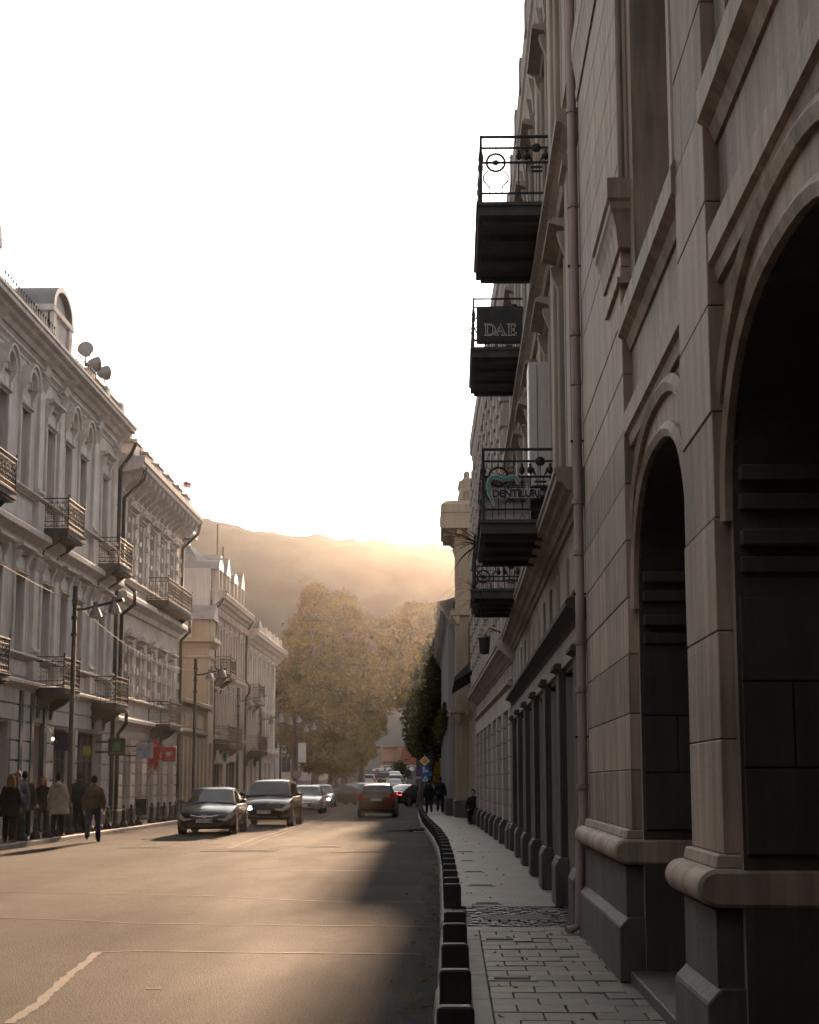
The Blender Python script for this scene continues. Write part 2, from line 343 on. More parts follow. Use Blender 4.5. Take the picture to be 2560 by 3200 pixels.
g = MB(); ys = [-70, -10, 60, 120, 140, 170, 200, 240, 280, 330, 370, 412]; xs = [-250, -170, -100, -30, 0, 30, 100, 180, 280]
vs = [(x, y, terr(y) - 0.012) for y in ys for x in xs]; n = len(xs)
g.add(vs, [(j * n + i, j * n + i + 1, (j + 1) * n + i + 1, (j + 1) * n + i) for j in range(len(ys) - 1) for i in range(n - 1)])
mat('earth', (0.075, 0.066, 0.055), 0.95, 0.3, 0.2)
struct('ground', g, 'earth')
# road, one strip following the ground
g = MB(); ys = list(range(-50, 112, 2)) + [112, 118, 130, 140, 160, 180, 200, 230, 260, 300]
vs = []
for y in ys:
    if y <= 112: a, b = LK - 0.02, kr(y) + 0.05
    elif y < 150: a, b = -40, 40
    else: a, b = -13.5, -3.0
    for k in range(9): vs.append((a + (b - a) * k / 8, y, terr(y)))
g.add(vs, [(j * 9 + k, j * 9 + k + 1, (j + 1) * 9 + k + 1, (j + 1) * 9 + k) for j in range(len(ys) - 1) for k in range(8)])
road = struct('road', g, 'asphalt')
def strip(name, pts, w, m, wob=0.35, step=0.35, z=0.004, seed=1, parent=road):
    rnd = random.Random(seed); P = [Vector((p[0], p[1], 0)) for p in pts]; S = []
    for a, b in zip(P, P[1:]):
        k = max(1, int((b - a).length / step))
        for i in range(k): S.append(a.lerp(b, i / k))
    S.append(P[-1]); mb = MB(); vs = []
    for i, p in enumerate(S):
        d = (S[min(i + 1, len(S) - 1)] - S[max(i - 1, 0)]).normalized(); nn = Vector((-d.y, d.x, 0)); o = nn * (rnd.uniform(-wob, wob) * .45 + .5 * wob * math.sin(i * .23 + seed)) * w
        a = w * rnd.uniform(1 - wob, 1 + wob) / 2; b2 = w * rnd.uniform(1 - wob, 1 + wob) / 2
        vs += [p + o + nn * a + Vector((0, 0, z)), p + o - nn * b2 + Vector((0, 0, z))]
    mb.add(vs, [(2 * i, 2 * i + 1, 2 * i + 3, 2 * i + 2) for i in range(len(S) - 1)])
    return struct(name, mb, m, parent)
def px(*pp): return [(atZ(x, y).x, atZ(x, y).y) for x, y in pp]
strip('crack_seal', px((28, 3200), (110, 3140), (240, 3035), (300, 2978)), 0.08, 'seal', 0.3, 0.14, seed=3)
strip('crack_seal', px((300, 2976), (420, 2972), (700, 2976), (1040, 2980), (1315, 2981)), 0.06, 'seal', 0.5, seed=4)
strip('crack_seal', px((0, 2869), (200, 2874), (420, 2886), (800, 2892), (1120, 2895), (1360, 2898)), 0.055, 'seal', 0.6, seed=5)
strip('crack_seal', px((0, 2787), (300, 2794), (640, 2800), (900, 2813), (1100, 2820), (1330, 2818)), 0.055, 'seal', 0.6, seed=6)
strip('crack_seal', px((760, 2722), (1000, 2720), (1250, 2724)), 0.09, 'seal', 0.6, seed=7)
strip('crack_seal', px((1010, 2625), (1200, 2626), (1372, 2628)), 0.13, 'tar', 0.4, seed=8)
strip('crack_seal', px((300, 2640), (540, 2636), (720, 2640)), 0.12, 'tar', 0.4, seed=9)
strip('lane_line', px((712, 2652), (809, 2617), (905, 2590), (989, 2563)), 0.11, 'paint', 0.5, 0.4, seed=10)
strip('lane_line', px((760, 2650), (850, 2615), (930, 2588), (1010, 2560), (1060, 2545)), 0.06, 'paint', 0.6, 0.4, seed=11)
strip('crack_seal', px((455, 3090), (505, 3089)), 0.05, 'seal', 0.8, 0.05, seed=12)
for i, (a, b, y) in enumerate(((640, 870, 2658), (960, 1070, 2645), (1040, 1200, 2660), (390, 520, 2647))):
    p, q = atZ(a, y), atZ(b, y); d = 0.8
    mb = MB().box(p.x, q.x, p.y - d, p.y + d, 0.002, 0.007); o = struct('road_patch', mb, 'tar', road)
    struct('access_cover', MB().box(p.x + (q.x - p.x) * .35, q.x - (q.x - p.x) * .12, p.y - d * .3, p.y + d * .5, 0.008, 0.013), 'cover', o)

strip('gutter_grime', [(kr(y) - .11, y) for y in [7 + .7 * k for k in range(36)]], .16, 'tar', .75, .12, .003, 31)
rl = random.Random(77); lv = MB()
for i in range(420):
    y = rl.uniform(7, 60); side = rl.random()
    if side < .6: x, z = kr(y) - .02 - abs(rl.gauss(0, .16)), .012
    elif side < .85: x, z = kr(y) + .3 + rl.random() * .9, SW + .014
    else: x, z = LK + .05 + abs(rl.gauss(0, .2)), .012
    a = rl.uniform(0, 6.28); l = rl.uniform(.018, .045); w = l * .5; c, q = math.cos(a), math.sin(a); t1, t2 = rl.uniform(0, .02), rl.uniform(0, .02)
    lv.quad((x - c * l, y - q * l, z), (x + q * w, y - c * w, z + t1), (x + c * l, y + q * l, z + t2), (x - q * w, y + c * w, z))
# right pavement
def sheet(mb, Y0, Y1, fa, fb, z, step=2.0):
    k = max(1, int((Y1 - Y0) / step)); vs = []
    for i in range(k + 1):
        y = Y0 + (Y1 - Y0) * i / k; vs += [(fa(y), y, z), (fb(y), y, z)]
    return mb.add(vs, [(2 * i, 2 * i + 1, 2 * i + 3, 2 * i + 2) for i in range(k)])
base = MB(); sheet(base, -50, 21.1, lambda y: kr(y) + .1, lambda y: 2.6, SW - 0.03); pav = struct('pavement', base, 'joint')
mb = MB(); sheet(mb, 21.1, 111, lambda y: kr(y) + .1, lambda y: 2.4, SW); struct('walkway', mb, 'walkway', pav)
ks = MB().prism([(-.02, -.05), (.13, -.05), (.13, SW + .004), (.02, SW + .004), (0, SW - .025)], 'y', 0.006, 0.994).mesh('kerb_stone', 'kerb', bevel=.006)
rk = random.Random(5)
for i in range(8, 112):
    a, b = kr(i), kr(i + 1); ang = math.atan2(-(b - a), 1)
    link('kerb_stone', ks, pav, (a + rk.uniform(-.006, .006), i, rk.uniform(-.006, .004)), (rk.uniform(-.004, .004), 0, ang + rk.uniform(-.006, .006)))
mb = MB(); sheet(mb, -6, 8, lambda y: -.13, lambda y: .0, SW); sheet(mb, -6, 8, lambda y: -.13, lambda y: -.12, SW); mb.box(-.13, 0, -6, 7.99, -.05, SW); struct('kerb', mb, 'kerb', pav)
bs = MB().box(0, .125, 0.004, .746, -.02, .026).mesh('border_stone', 'kerb', bevel=.004)
for i in range(16): link('border_stone', bs, pav, (.128, 6.2 + i * .75, SW - .03 + rk.uniform(0, .005)))
PW, PD = .335, .355; pv = [MB().box(.006, PW - .006, .005, PD - .005, -.04, 0).mesh('paving_slab', m, bevel=.004) for m in ('paver', 'paver2')]
pvh = MB().box(.004, PW / 2 - .004, .004, PD - .004, -.04, 0).mesh('paving_slab', 'paver', bevel=.004)
r_ = 0; y = 6.2
while y < 17.7:
    x = .258
    if r_ % 2: link('paving_slab', pvh, pav, (x, y, SW + rk.uniform(-.004, .003))); x += PW / 2
    while x < 1.62:
        link('paving_slab', pv[rk.random() < .4], pav, (x, y, SW + rk.uniform(-.004, .003)), (rk.uniform(-.012, .012), rk.uniform(-.012, .012), rk.uniform(-.012, .012))); x += PW
    y += PD; r_ += 1
mb = MB()
yy = 18.15
while yy < 20.95:
    xx = .13 + (int(yy * 10) % 2) * .05
    while xx < 1.45:
        if not (19.0 < yy < 19.75 and .32 < xx < 1.12): mb.taper((xx + .004, xx + .1, yy + .004, yy + .1, .09), (xx + .014, xx + .088, yy + .014, yy + .088, SW + rk.uniform(-.012, .014)))
        xx += .108
    yy += .108
o = struct('cobbles', mb, 'cobble', pav); o['kind'] = 'stuff'
struct('inspection_cover', MB().box(.34, 1.1, 19.02, 19.72, .09, SW + .006), 'stone_dark', pav, bevel=.004)
struct('slab_row', MB().box(.13, 1.5, 17.72, 18.12, .08, SW + .001), 'walkway', pav, bevel=.006)
for Y, w in ((13.35, .38), (16.6, .36), (21.5, .38), (25.2, .42), (29.0, .36), (33.0, .3), (37.2, .42)):
    x0 = kr(Y) + .39; c = link('drain_channel', MB().box(0, w, -.11, .11, -.02, .010).mesh('drain_channel', 'kerb', bevel=.004), pav, (x0, Y, SW))
    link('grate', MB().box(.05, w - .05, -.05, .06, .005, .016).mesh('grate', 'cover'), c)
# left pavement
base = MB().box(-15, LK - .14, -50, 112, -.05, SW - .004); lpav = struct('left_pavement', base, 'walkway'); lpav.name = 'pavement'
ks2 = MB().prism([(.02, -.05), (-.14, -.05), (-.14, SW + .004), (-.01, SW + .004), (.012, SW - .02)], 'y', 0.006, 1.244).mesh('kerb_stone', 'kerb', bevel=.006)
for i in range(0, 64): link('kerb_stone', ks2, lpav, (LK + rk.uniform(-.006, .006), 32 + i * 1.25, rk.uniform(-.004, .003)))

# hill beyond the town
RIDGE = [(-1500, 1500), (-400, 1560), (300, 1590), (590, 1612), (680, 1640), (800, 1660), (950, 1685), (1150, 1700), (1300, 1705), (1420, 1725), (1800, 1790), (2600, 1880), (4200, 2000)]
HY = 345.0; cols = 260; rows = 46; vs = []
for j in range(rows):
    t = j / (rows - 1); Y = 280 + t * (HY - 280) * 1.25
    for i in range(cols):
        p = -1500 + 5700 * i / (cols - 1); dx, dz = (p - VX) / F, (VY - lerp_path(RIDGE, p)) / F
        X = dx * HY; zr = CAMH + dz * HY
        s = min(1.0, t * 1.25); s2 = math.sin(s * math.pi / 2) ** 1.2
        z = 2.5 + (zr - 2.5) * s2 - max(0, t * 1.25 - 1) * 60
        q = Vector((X * .012, Y * .012, 0)); z += noise.fractal(q, 1, 2, 5) * 3.0 * s2 * max(0.0, 1 - s2) + (noise.noise(Vector((X * .8, Y * .8, 5))) * .5 if s > .9 else 0) + noise.noise(Vector((X * .16, Y * .16, 3))) * 1.1 + noise.noise(Vector((X * .5, Y * .45, 9))) * .7
        vs.append((X, Y, z))
h = MB().add(vs, [(j * cols + i, j * cols + i + 1, (j + 1) * cols + i + 1, (j + 1) * cols + i) for j in range(rows - 1) for i in range(cols - 1)])
mat('hill_wood', (0.16, 0.15, 0.13), 0.95, 0.45, 0.06, bump=0.6, bscale=0.5)
struct('hill', h, 'hill_wood', smooth=50)

# ================================================================== FACADE HELPERS (local: x along street, -y outward, z up)
def wallmesh(L, z0, z1, holes, rev=.3, D=9.0, shell=True, u0=0.0):
    mb = MB(); us = sorted({u0, L} | {h[0] for h in holes} | {h[1] for h in holes}); zs = sorted({z0, z1} | {h[2] for h in holes} | {h[3] for h in holes})
    us = [u for u in us if u0 <= u <= L]; zs = [z for z in zs if z0 <= z <= z1]
    for a, b in zip(us, us[1:]):
        for c, d in zip(zs, zs[1:]):
            mu, mz = (a + b) / 2, (c + d) / 2
            if any(h[0] < mu < h[1] and h[2] < mz < h[3] for h in holes): continue
            mb.quad((a, 0, c), (b, 0, c), (b, 0, d), (a, 0, d))
    for h in holes:
        a, b, c, d = h[:4]
        mb.quad((a, 0, c), (a, rev, c), (a, rev, d), (a, 0, d)); mb.quad((b, rev, c), (b, 0, c), (b, 0, d), (b, rev, d))
        mb.quad((a, rev, d), (b, rev, d), (b, 0, d), (a, 0, d)); mb.quad((a, 0, c), (b, 0, c), (b, rev, c), (a, rev, c))
    if shell:
        mb.quad((u0, 0, z0), (u0, D, z0), (u0, D, z1), (u0, 0, z1)); mb.quad((L, 0, z0), (L, D, z0), (L, D, z1), (L, 0, z1))
        mb.quad((u0, D, z0), (L, D, z0), (L, D, z1), (u0, D, z1)); mb.quad((u0, 0, z1), (L, 0, z1), (L, D, z1), (u0, D, z1))
    return mb
def course(prof, u0, u1): return MB().prism(prof, 'x', u0, u1)    # prof: (y, z) points, y<0 outward
def cornice_prof(z0, z1, p, back=.1):
    h = z1 - z0
    return [(back, z0), (-p * .12, z0), (-p * .2, z0 + h * .16), (-p * .3, z0 + h * .16), (-p * .42, z0 + h * .34), (-p * .62, z0 + h * .42), (-p * .7, z0 + h * .56), (-p * .93, z0 + h * .6), (-p * .93, z0 + h * .78), (-p, z0 + h * .82), (-p, z0 + h * .95), (-p * .9, z1), (back, z1)]
def string_prof(z0, z1, p, back=.1):
    h = z1 - z0
    return [(back, z0), (-p * .25, z0), (-p * .35, z0 + h * .3), (-p * .7, z0 + h * .5), (-p, z0 + h * .6), (-p, z0 + h * .85), (-p * .85, z1), (back, z1)]
_wc = {}
def window(root, u, z0, w, h, y=.2, bars=(1, 1), frame='wood_win', glass='glass', name='window'):
    k = (w, h, bars, frame, glass)
    if k not in _wc:
        fr = MB(); t = .06
        fr.box(-w / 2, -w / 2 + t, 0, .07, 0, h); fr.box(w / 2 - t, w / 2, 0, .07, 0, h); fr.box(-w / 2 + t, w / 2 - t, 0, .07, 0, t); fr.box(-w / 2 + t, w / 2 - t, 0, .07, h - t, h)
        for i in range(bars[0]):
            x = -w / 2 + w * (i + 1) / (bars[0] + 1); fr.box(x - .03, x + .03, .003, .065, t, h - t)
        for i in range(bars[1]):
            zz = h * (.68 if bars[1] == 1 else (i + 1) / (bars[1] + 1)); fr.box(-w / 2 + t, w / 2 - t, .006, .062, zz - .025, zz + .025)
        _wc[k] = (fr.mesh('window', frame), MB().quad((-w / 2, .05, 0), (w / 2, .05, 0), (w / 2, .05, h), (-w / 2, .05, h)).mesh('pane', glass))
    f = link(name, _wc[k][0], root, (u, y, z0)); link('pane', _wc[k][1], f); return f

# wrought iron panel, local: x along, z up, thin in y
_rail = {}
def scroll(mb, cx, cz, r, turns=1.4, flip=1, rot=0, n=11, rad=.007):
    pts = []
    for i in range(n):
        t = i / (n - 1); a = rot + flip * t * turns * 2 * math.pi; rr = r * (1 - .82 * t); pts.append((cx + rr * math.cos(a), 0, cz + rr * math.sin(a)))
    mb.tube(pts, rad, 4)
def rail_mesh(L, H=.95, m='iron', pitch=.16, dense=True, rad=.008):
    k = (round(L, 2), H, m, pitch, dense)
    if k in _rail: return _rail[k]
    mb = MB(); mb.box(0, L, -.018, .018, H - .03, H); mb.box(0, L, -.012, .012, H - .17, H - .15); mb.box(0, L, -.012, .012, .05, .075); mb.box(0, L, -.012, .012, .2, .22)
    for x in (0, L): mb.box(x - .015, x + .015, -.015, .015, 0, H + .06); mb.ell((x, 0, H + .08), (.03, .03, .03), 6, 4)
    k_ = max(2, round(L / pitch)); p = L / k_
    for i in range(k_):
        x = p * i
        if i: mb.box(x - .006, x + .006, -.006, .006, 0.05, H - .03)
        if dense:
            for cz in (.32, .47, .62):
                scroll(mb, x + p * .5, cz, p * .42, 1.3, 1 if i % 2 else -1, math.pi * .5 * (1 if cz > .4 else -1), rad=rad)
            mb.tube([(x + .01, 0, H - .15), (x + p / 2, 0, H - .04), (x + p - .01, 0, H - .15)], .006, 4, False); mb.tube([(x + .01, 0, .08), (x + p / 2, 0, .19), (x + p - .01, 0, .08)], .006, 4, False)
            mb.ell((x + p / 2, 0, .72), (.022, .012, .022), 5, 4)
    _rail[k] = mb.mesh('railing', m); return _rail[k]
def balcony(root, u0, u1, z, proj=.85, m='iron_brown', slab='slab_dark', H=.95, brackets=True, dense=True, thick=.16):
    b = MB(); b.box(u0, u1, -proj, .0, z - thick, z); b.box(u0 + .06, u1 - .06, -proj + .05, 0, z - thick - .07, z - thick); b.box(u0 - .03, u1 + .03, -proj - .03, 0, z, z + .035)
    bo = part('balcony', b, slab, root, bevel=.006)
    link('railing', rail_mesh(u1 - u0 - .06, H, m, .17, dense), bo, (u0 + .03, -proj + .03, z + .035))
    link('railing', rail_mesh(proj - .06, H, m, .17, dense), bo, (u0 + .03, -proj + .03, z + .035), (0, 0, math.pi / 2))
    link('railing', rail_mesh(proj - .06, H, m, .17, dense), bo, (u1 - .03, -proj + .03, z + .035), (0, 0, math.pi / 2))
    if brackets:
        for u in (u0 + .25, u1 - .25):
            q = MB().prism([(0, z - thick - .75), (-.12, z - thick - .7), (-.16, z - thick - .45), (-proj * .5, z - thick - .28), (-proj * .75, z - thick - .07), (0, z - thick - .07)], 'x', u - .09, u + .09)
            part('bracket', q, slab, bo)
    return bo
_bc = {}
def blocks(root, u, z0, z1, w, h, p, m, gap=.025, name='stone_block', y=0.0):
    n = max(1, round((z1 - z0) / h)); hh = (z1 - z0) / n; k = (round(w, 3), round(hh, 3), p, m)
    if k not in _bc: _bc[k] = MB().box(-w / 2, w / 2, -p, .02, gap / 2, hh - gap / 2).mesh(name, m, bevel=.012)
    for i in range(n): link(name, _bc[k], root, (u, y, z0 + i * hh))
def downpipe(root, pts, r, m, rings=(), name='downpipe'):
    mb = MB().tube(pts, r, 10); o = part(name, mb, m, root, smooth=50)
    for p in rings:
        part('pipe_collar', MB().lathe([(r * 1.22, -.025), (r * 1.22, .025)], 10, p), m, o)
    return o

o = link('fallen_leaves', lv.mesh('fallen_leaves', 'leaf_amber')); o['kind'] = 'stuff'; o['label'] = 'dry fallen leaves scattered along both kerbs'; o['category'] = 'leaves'
# ================================================================== RIGHT SIDE
# ---- near stone building with arcade (world coordinates shifted to the root)
R1 = thing('arcade_building', 'tall pinkish stone building with deep arches, giant piers and rounded base mouldings', 'building', (1.4, 13.0, 0))
R1L = Vector((-1.4, -13.0, 0))
def r1(name, mb, m, par=None, **k): return part(name, mb.shift(R1L), m, par or R1, **k)
XS, XW = 1.39, 1.47                     # pier shaft face, bay wall face
PIERS = [(13.25, 17.28), (8.76, 9.9), (4.15, 5.3)]
TOP = 21.0
def shaft_course(mb, y0, y1, z0, z1, p=0.0): mb.box(XS - p, XW + 1.2, y0, y1, z0, z1)
rs = random.Random(11)
for pi, (ya, yb) in enumerate(PIERS):
    pr = r1('pier', MB().box(XS + .012, XW + 1.15, ya + .012, yb - .012, SW, TOP - .01), 'joint')
    # plinth, dado, torus, fillet
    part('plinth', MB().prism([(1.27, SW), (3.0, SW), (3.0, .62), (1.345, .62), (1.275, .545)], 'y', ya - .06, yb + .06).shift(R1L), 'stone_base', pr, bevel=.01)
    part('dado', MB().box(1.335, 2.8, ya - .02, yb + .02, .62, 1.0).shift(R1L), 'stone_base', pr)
    t = MB(); ring = []
    n = 14
    prof = [(1.335 - .10 * math.cos(R(a)) * 1.0, 1.115 + .095 * math.sin(R(a))) for a in range(-90, 91, 15)]
    t.prism(prof + [(2.9, 1.21), (2.9, 1.0)], 'y', ya - .115, yb + .115)
    part('torus_moulding', t.shift(R1L), 'stone_near', pr, smooth=40, bevel=.02)
    part('fillet', MB().prism([(1.335, 1.21), (2.8, 1.21), (2.8, 1.28), (1.35, 1.28)], 'y', ya - .035, yb + .035).shift(R1L), 'stone_near', pr, bevel=.008)
    z = 1.28; c = 0
    hs = [.46, .44, .47, .45, .46]
    while z < TOP - .5:
        h = hs[c % 5] * (1.0 if pi == 0 else 1.28)
        z2 = min(TOP, z + h)
        splits = [ya, yb]
        for a, b in zip(splits, splits[1:]):
            link('ashlar_block', MB().box(XS + rs.uniform(-.004, .004), XW + 1.16, a, b, z + .003, z2 - .003).shift(R1L).mesh('ashlar_block', rs.choice(('stone_near', 'stone_near', 'stone_near2', 'stone_near3')), bevel=.005), pr)
        z = z2; c += 1
# cap of the engaged pilaster at the corner pier and its upper capital
def capmould(ya, yb, z0, z1, p, m='stone_near', par=R1, xb=XS):
    h = z1 - z0; mb = MB(); lv = [(.02, 0), (.03, .16), (.3 * p, .2), (.38 * p, .34), (.62 * p, .5), (.78 * p, .56), (.8 * p, .66), (p, .7), (p, 1.0)]
    for (a, za), (b, zb) in zip(lv, lv[1:]):
        mb.taper((xb - a, XW + 1.1, ya - a, yb + a, z0 + h * za), (xb - b, XW + 1.1, ya - b, yb + b, z0 + h * zb))
    return part('capital', mb.shift(R1L), m, par)
capmould(13.2, 14.55, 5.98, 6.55, .11)
part('band', MB().box(XS - .035, XW + .9, 13.17, 14.3, 5.68, 5.73).shift(R1L), 'stone_near', R1)
capmould(13.2, 17.28, 9.0, 9.7, .06)
capmould(8.6, 10.05, 8.0, 8.7, .17)
# colonnettes on the jamb of the upper opening
for i, (x, y, r) in enumerate(((1.41, 13.2, .03), (1.455, 13.16, .022), (1.56, 13.18, .03), (1.67, 13.2, .022))):
    r1('colonnette', MB().tube([(x, y, 6.4), (x, y, 8.6)], r, 8), 'stone_near', smooth=40)
# bays
def se(t, k=2.6): return max(0.0, 1 - abs(t) ** k) ** (1 / k)
def archwall(y0, y1, z0, spring, rise, hs, ztop, x, m, name, dep):
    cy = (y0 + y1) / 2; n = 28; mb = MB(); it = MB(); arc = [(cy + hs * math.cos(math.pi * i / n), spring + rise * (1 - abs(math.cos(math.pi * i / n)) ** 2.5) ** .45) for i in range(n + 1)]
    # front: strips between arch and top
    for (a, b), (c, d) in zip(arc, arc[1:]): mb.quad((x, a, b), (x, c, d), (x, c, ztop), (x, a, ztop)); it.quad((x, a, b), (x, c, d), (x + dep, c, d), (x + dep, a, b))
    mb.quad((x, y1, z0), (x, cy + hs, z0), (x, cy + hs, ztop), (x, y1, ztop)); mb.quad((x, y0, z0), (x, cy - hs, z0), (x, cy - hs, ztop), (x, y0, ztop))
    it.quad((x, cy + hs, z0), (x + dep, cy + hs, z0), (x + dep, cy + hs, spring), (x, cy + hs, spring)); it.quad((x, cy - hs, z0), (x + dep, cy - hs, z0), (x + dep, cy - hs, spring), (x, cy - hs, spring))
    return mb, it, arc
for bi, (y0, y1) in enumerate(((9.9, 13.25), (5.3, 8.76))):
    hs = (y1 - y0) / 2 - .1; spring, rise = 3.0, .98; cy = (y0 + y1) / 2
    mb, it, arc = archwall(y0, y1, SW, spring, rise, hs, 5.2, XW, 'stone_near2', 'bay_wall', 3.2)
    bw = r1('bay_wall', mb, 'stone_near2', smooth=30); part('intrados', it.shift(R1L), 'stone_dark', bw, smooth=30)  # shade of the deep recess put into the colour of soffit and jambs
    def band(r0, r1_, xf, m, nm):
        q = MB(); n = len(arc); vs = []
        for i, (a, b) in enumerate(arc):
            d = Vector((arc[min(i + 1, n - 1)][0] - arc[max(0, i - 1)][0], arc[min(i + 1, n - 1)][1] - arc[max(0, i - 1)][1])).normalized(); nn = Vector((d.y, -d.x))
            for r, xx in ((r0, XW + .02), (r0, xf + .02), ((r0 + r1_) / 2, xf), (r1_, xf + .03), (r1_, XW + .02)): vs.append((xx, a + nn.x * r, b + nn.y * r))
        fs = [(i * 5 + k, i * 5 + (k + 1) % 5, (i + 1) * 5 + (k + 1) % 5, (i + 1) * 5 + k) for i in range(n - 1) for k in range(5)]
        q.add(vs, fs); part(nm, q.shift(R1L), m, bw, smooth=40)
    band(-.0, .10, XW - .06, 'stone_near', 'archivolt'); band(.30, .42, XW - .055, 'stone_near', 'hood_mould')
    # imposts inside the reveal, jamb ashlar, back wall with door
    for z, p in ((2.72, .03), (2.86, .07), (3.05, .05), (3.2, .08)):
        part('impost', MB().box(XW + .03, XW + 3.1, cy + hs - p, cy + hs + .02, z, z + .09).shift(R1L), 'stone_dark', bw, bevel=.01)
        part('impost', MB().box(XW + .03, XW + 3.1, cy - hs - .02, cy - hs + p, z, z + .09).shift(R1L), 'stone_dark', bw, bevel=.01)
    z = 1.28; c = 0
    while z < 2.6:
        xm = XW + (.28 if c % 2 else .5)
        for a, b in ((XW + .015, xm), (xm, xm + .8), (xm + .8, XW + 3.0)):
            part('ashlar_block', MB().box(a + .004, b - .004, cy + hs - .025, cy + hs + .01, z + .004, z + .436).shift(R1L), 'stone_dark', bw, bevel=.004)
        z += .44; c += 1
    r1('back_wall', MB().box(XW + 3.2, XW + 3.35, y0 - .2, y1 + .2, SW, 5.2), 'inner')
    dr = r1('door', MB().box(XW + 3.1, XW + 3.2, cy - .9, cy + .9, SW + .1, 2.9), 'wood_dark', bevel=.01)
    for k in range(4):
        ym = cy - .88 + (k % 2) * .9; zz = .35 + (k // 2) * 1.3; part('door_panel', MB().box(XW + 3.07, XW + 3.1, ym + .1, ym + .78, zz, zz + 1.1).shift(R1L), 'wood_dark', dr, bevel=.015)
    r1('threshold', MB().box(XW - .12, XW + 3.1, y0 + .03, y1 - .03, SW - .05, SW + .09), 'stone_base', bevel=.01)
    # string courses
    r1('string_course', MB().prism([(XW + .1, 4.33), (XW - .03, 4.33), (XW - .045, 4.41), (XW - .075, 4.43), (XW - .075, 4.60), (XW + .1, 4.62)], 'y', y0 - .02, y1 + .02), 'stone_near')
    r1('sill_course', MB().prism([(XW + .2, 5.12), (XW - .02, 5.12), (XW - .05, 5.2), (XW - .11, 5.25), (XW - .11, 5.42), (XW - .09, 5.46), (XW + .2, 5.46)], 'y', y0 - .02, y1 + .02), 'stone_near')
    # upper storey wall with a tall opening
    a, b = y0 + .42, y1 - .35; mb = MB()
    for (p, q, z0, z1) in ((y0, a, 5.46, 9.6), (b, y1, 5.46, 9.6), (a, b, 9.2, 9.6)): mb.quad((XW, p, z0), (XW, q, z0), (XW, q, z1), (XW, p, z1))
    for yy in (a, b): mb.quad((XW, yy, 5.46), (XW + .7, yy, 5.46), (XW + .7, yy, 9.2), (XW, yy, 9.2))
    mb.quad((XW, a, 9.2), (XW, b, 9.2), (XW + .7, b, 9.2), (XW + .7, a, 9.2)); mb.quad((XW, y0, 9.6), (XW, y1, 9.6), (XW, y1, TOP), (XW, y0, TOP))
    r1('upper_wall', mb, 'stone_near2')
    fr = MB().box(XW + .55, XW + .62, a, b, 5.46, 9.2); w_ = r1('window', fr, 'glass')
    for k in range(3): part('glazing_bar', MB().box(XW + .5, XW + .55, a + (b - a) * (k + .5) / 3 - .04, a + (b - a) * (k + .5) / 3 + .04, 5.46, 9.2).shift(R1L), 'wood_dark', w_)
    r1('window_surround', MB().box(XW - .06, XW + .1, a - .16, a, 5.46, 9.3), 'stone_near', bevel=.015)
    r1('window_hood', MB().prism([(XW + .1, 9.3), (XW - .06, 9.3), (XW - .18, 9.5), (XW - .18, 9.62), (XW + .1, 9.66)], 'y', y0 + .05, y1 - .05), 'stone_near')
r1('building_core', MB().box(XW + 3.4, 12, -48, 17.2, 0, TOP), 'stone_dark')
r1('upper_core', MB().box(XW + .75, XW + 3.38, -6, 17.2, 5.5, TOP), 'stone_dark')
r1('near_wall', MB().box(XS + .1, XW + 1.1, -48, 4.15, SW, TOP), 'stone_near2')
r1('main_cornice', MB().prism([(XW, TOP), (XW - .3, TOP + .1), (XW - .75, TOP + .5), (XW - .75, TOP + .8), (XW, TOP + .9)], 'y', -48, 17.3), 'stone_near')
# downpipe at the joint with the next house
dp = [(1.33, 17.56, 20), (1.345, 17.56, 1.3), (1.30, 17.5, 1.0), (1.28, 17.5, .2), (1.15, 17.45, .15)]
pipe = downpipe(R1, [tuple(Vector(p) + R1L) for p in dp], .052, 'pipe_pink', [tuple(Vector((1.337, 17.56, z)) + R1L) for z in (1.6, 2.6, 3.1, 4.05, 4.6, 5.9, 6.45, 7.9, 9.0)])
for z in (2.1, 3.6, 5.25, 7.2): part('pipe_clip', MB().box(1.27, 1.45, 17.54, 17.57, z, z + .022).shift(R1L), 'iron', pipe)

# ---- right facades in local coordinates: u = Yfar - Y
def right_house(name, label, X, Yn, Yf, rz=0.0, z=0.0):
    L = (Yf - Yn) / math.cos(rz); return thing(name, label, 'building', (X, Yf, z), -math.pi / 2 + rz), L
# R2 balcony house
R2, L2 = right_house('balcony_house', 'brown stucco house with four iron balconies and dark shopfront piers', 1.42, 17.75, 38.6)
U = lambda Y: 38.6 - Y
holes = []; PY = [18.3, 21.4, 24.7, 28.1, 31.5, 34.9, 38.2]
for a, b in zip(PY, PY[1:]): holes.append((U(b - .38), U(a + .38), SW, 3.0))
WY = [19.7, 22.95, 26.4, 29.2, 31.7, 35.6]
for yy in WY: holes += [(U(yy) - .55, U(yy) + .55, 5.1, 7.7), (U(yy) - .55, U(yy) + .55, 9.25, 11.7)]
part('wall', wallmesh(L2, 0, 14.0, holes, .35, 9), 'stucco_brown', R2)
for a, b in zip(PY, PY[1:]): window(R2, U((a + b) / 2), SW, b - a - .76, 3.0 - SW, .34, (2, 1), 'wood_dark', 'shopglass', 'shop_window')
for yy in PY:
    pb = part('shop_pier', MB().box(-.32, .32, -.09, .02, SW, 3.05), 'stone_dark', R2, (U(yy), 0, 0), bevel=.01)
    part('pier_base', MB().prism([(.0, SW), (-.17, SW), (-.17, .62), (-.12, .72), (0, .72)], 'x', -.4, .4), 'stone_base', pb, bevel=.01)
    part('pier_cap', MB().prism(string_prof(2.95, 3.12, .16), 'x', -.38, .38), 'stone_dark', pb)
part('shop_fascia', course(string_prof(3.35, 3.6, .22), 0, L2), 'stone_dark', R2)
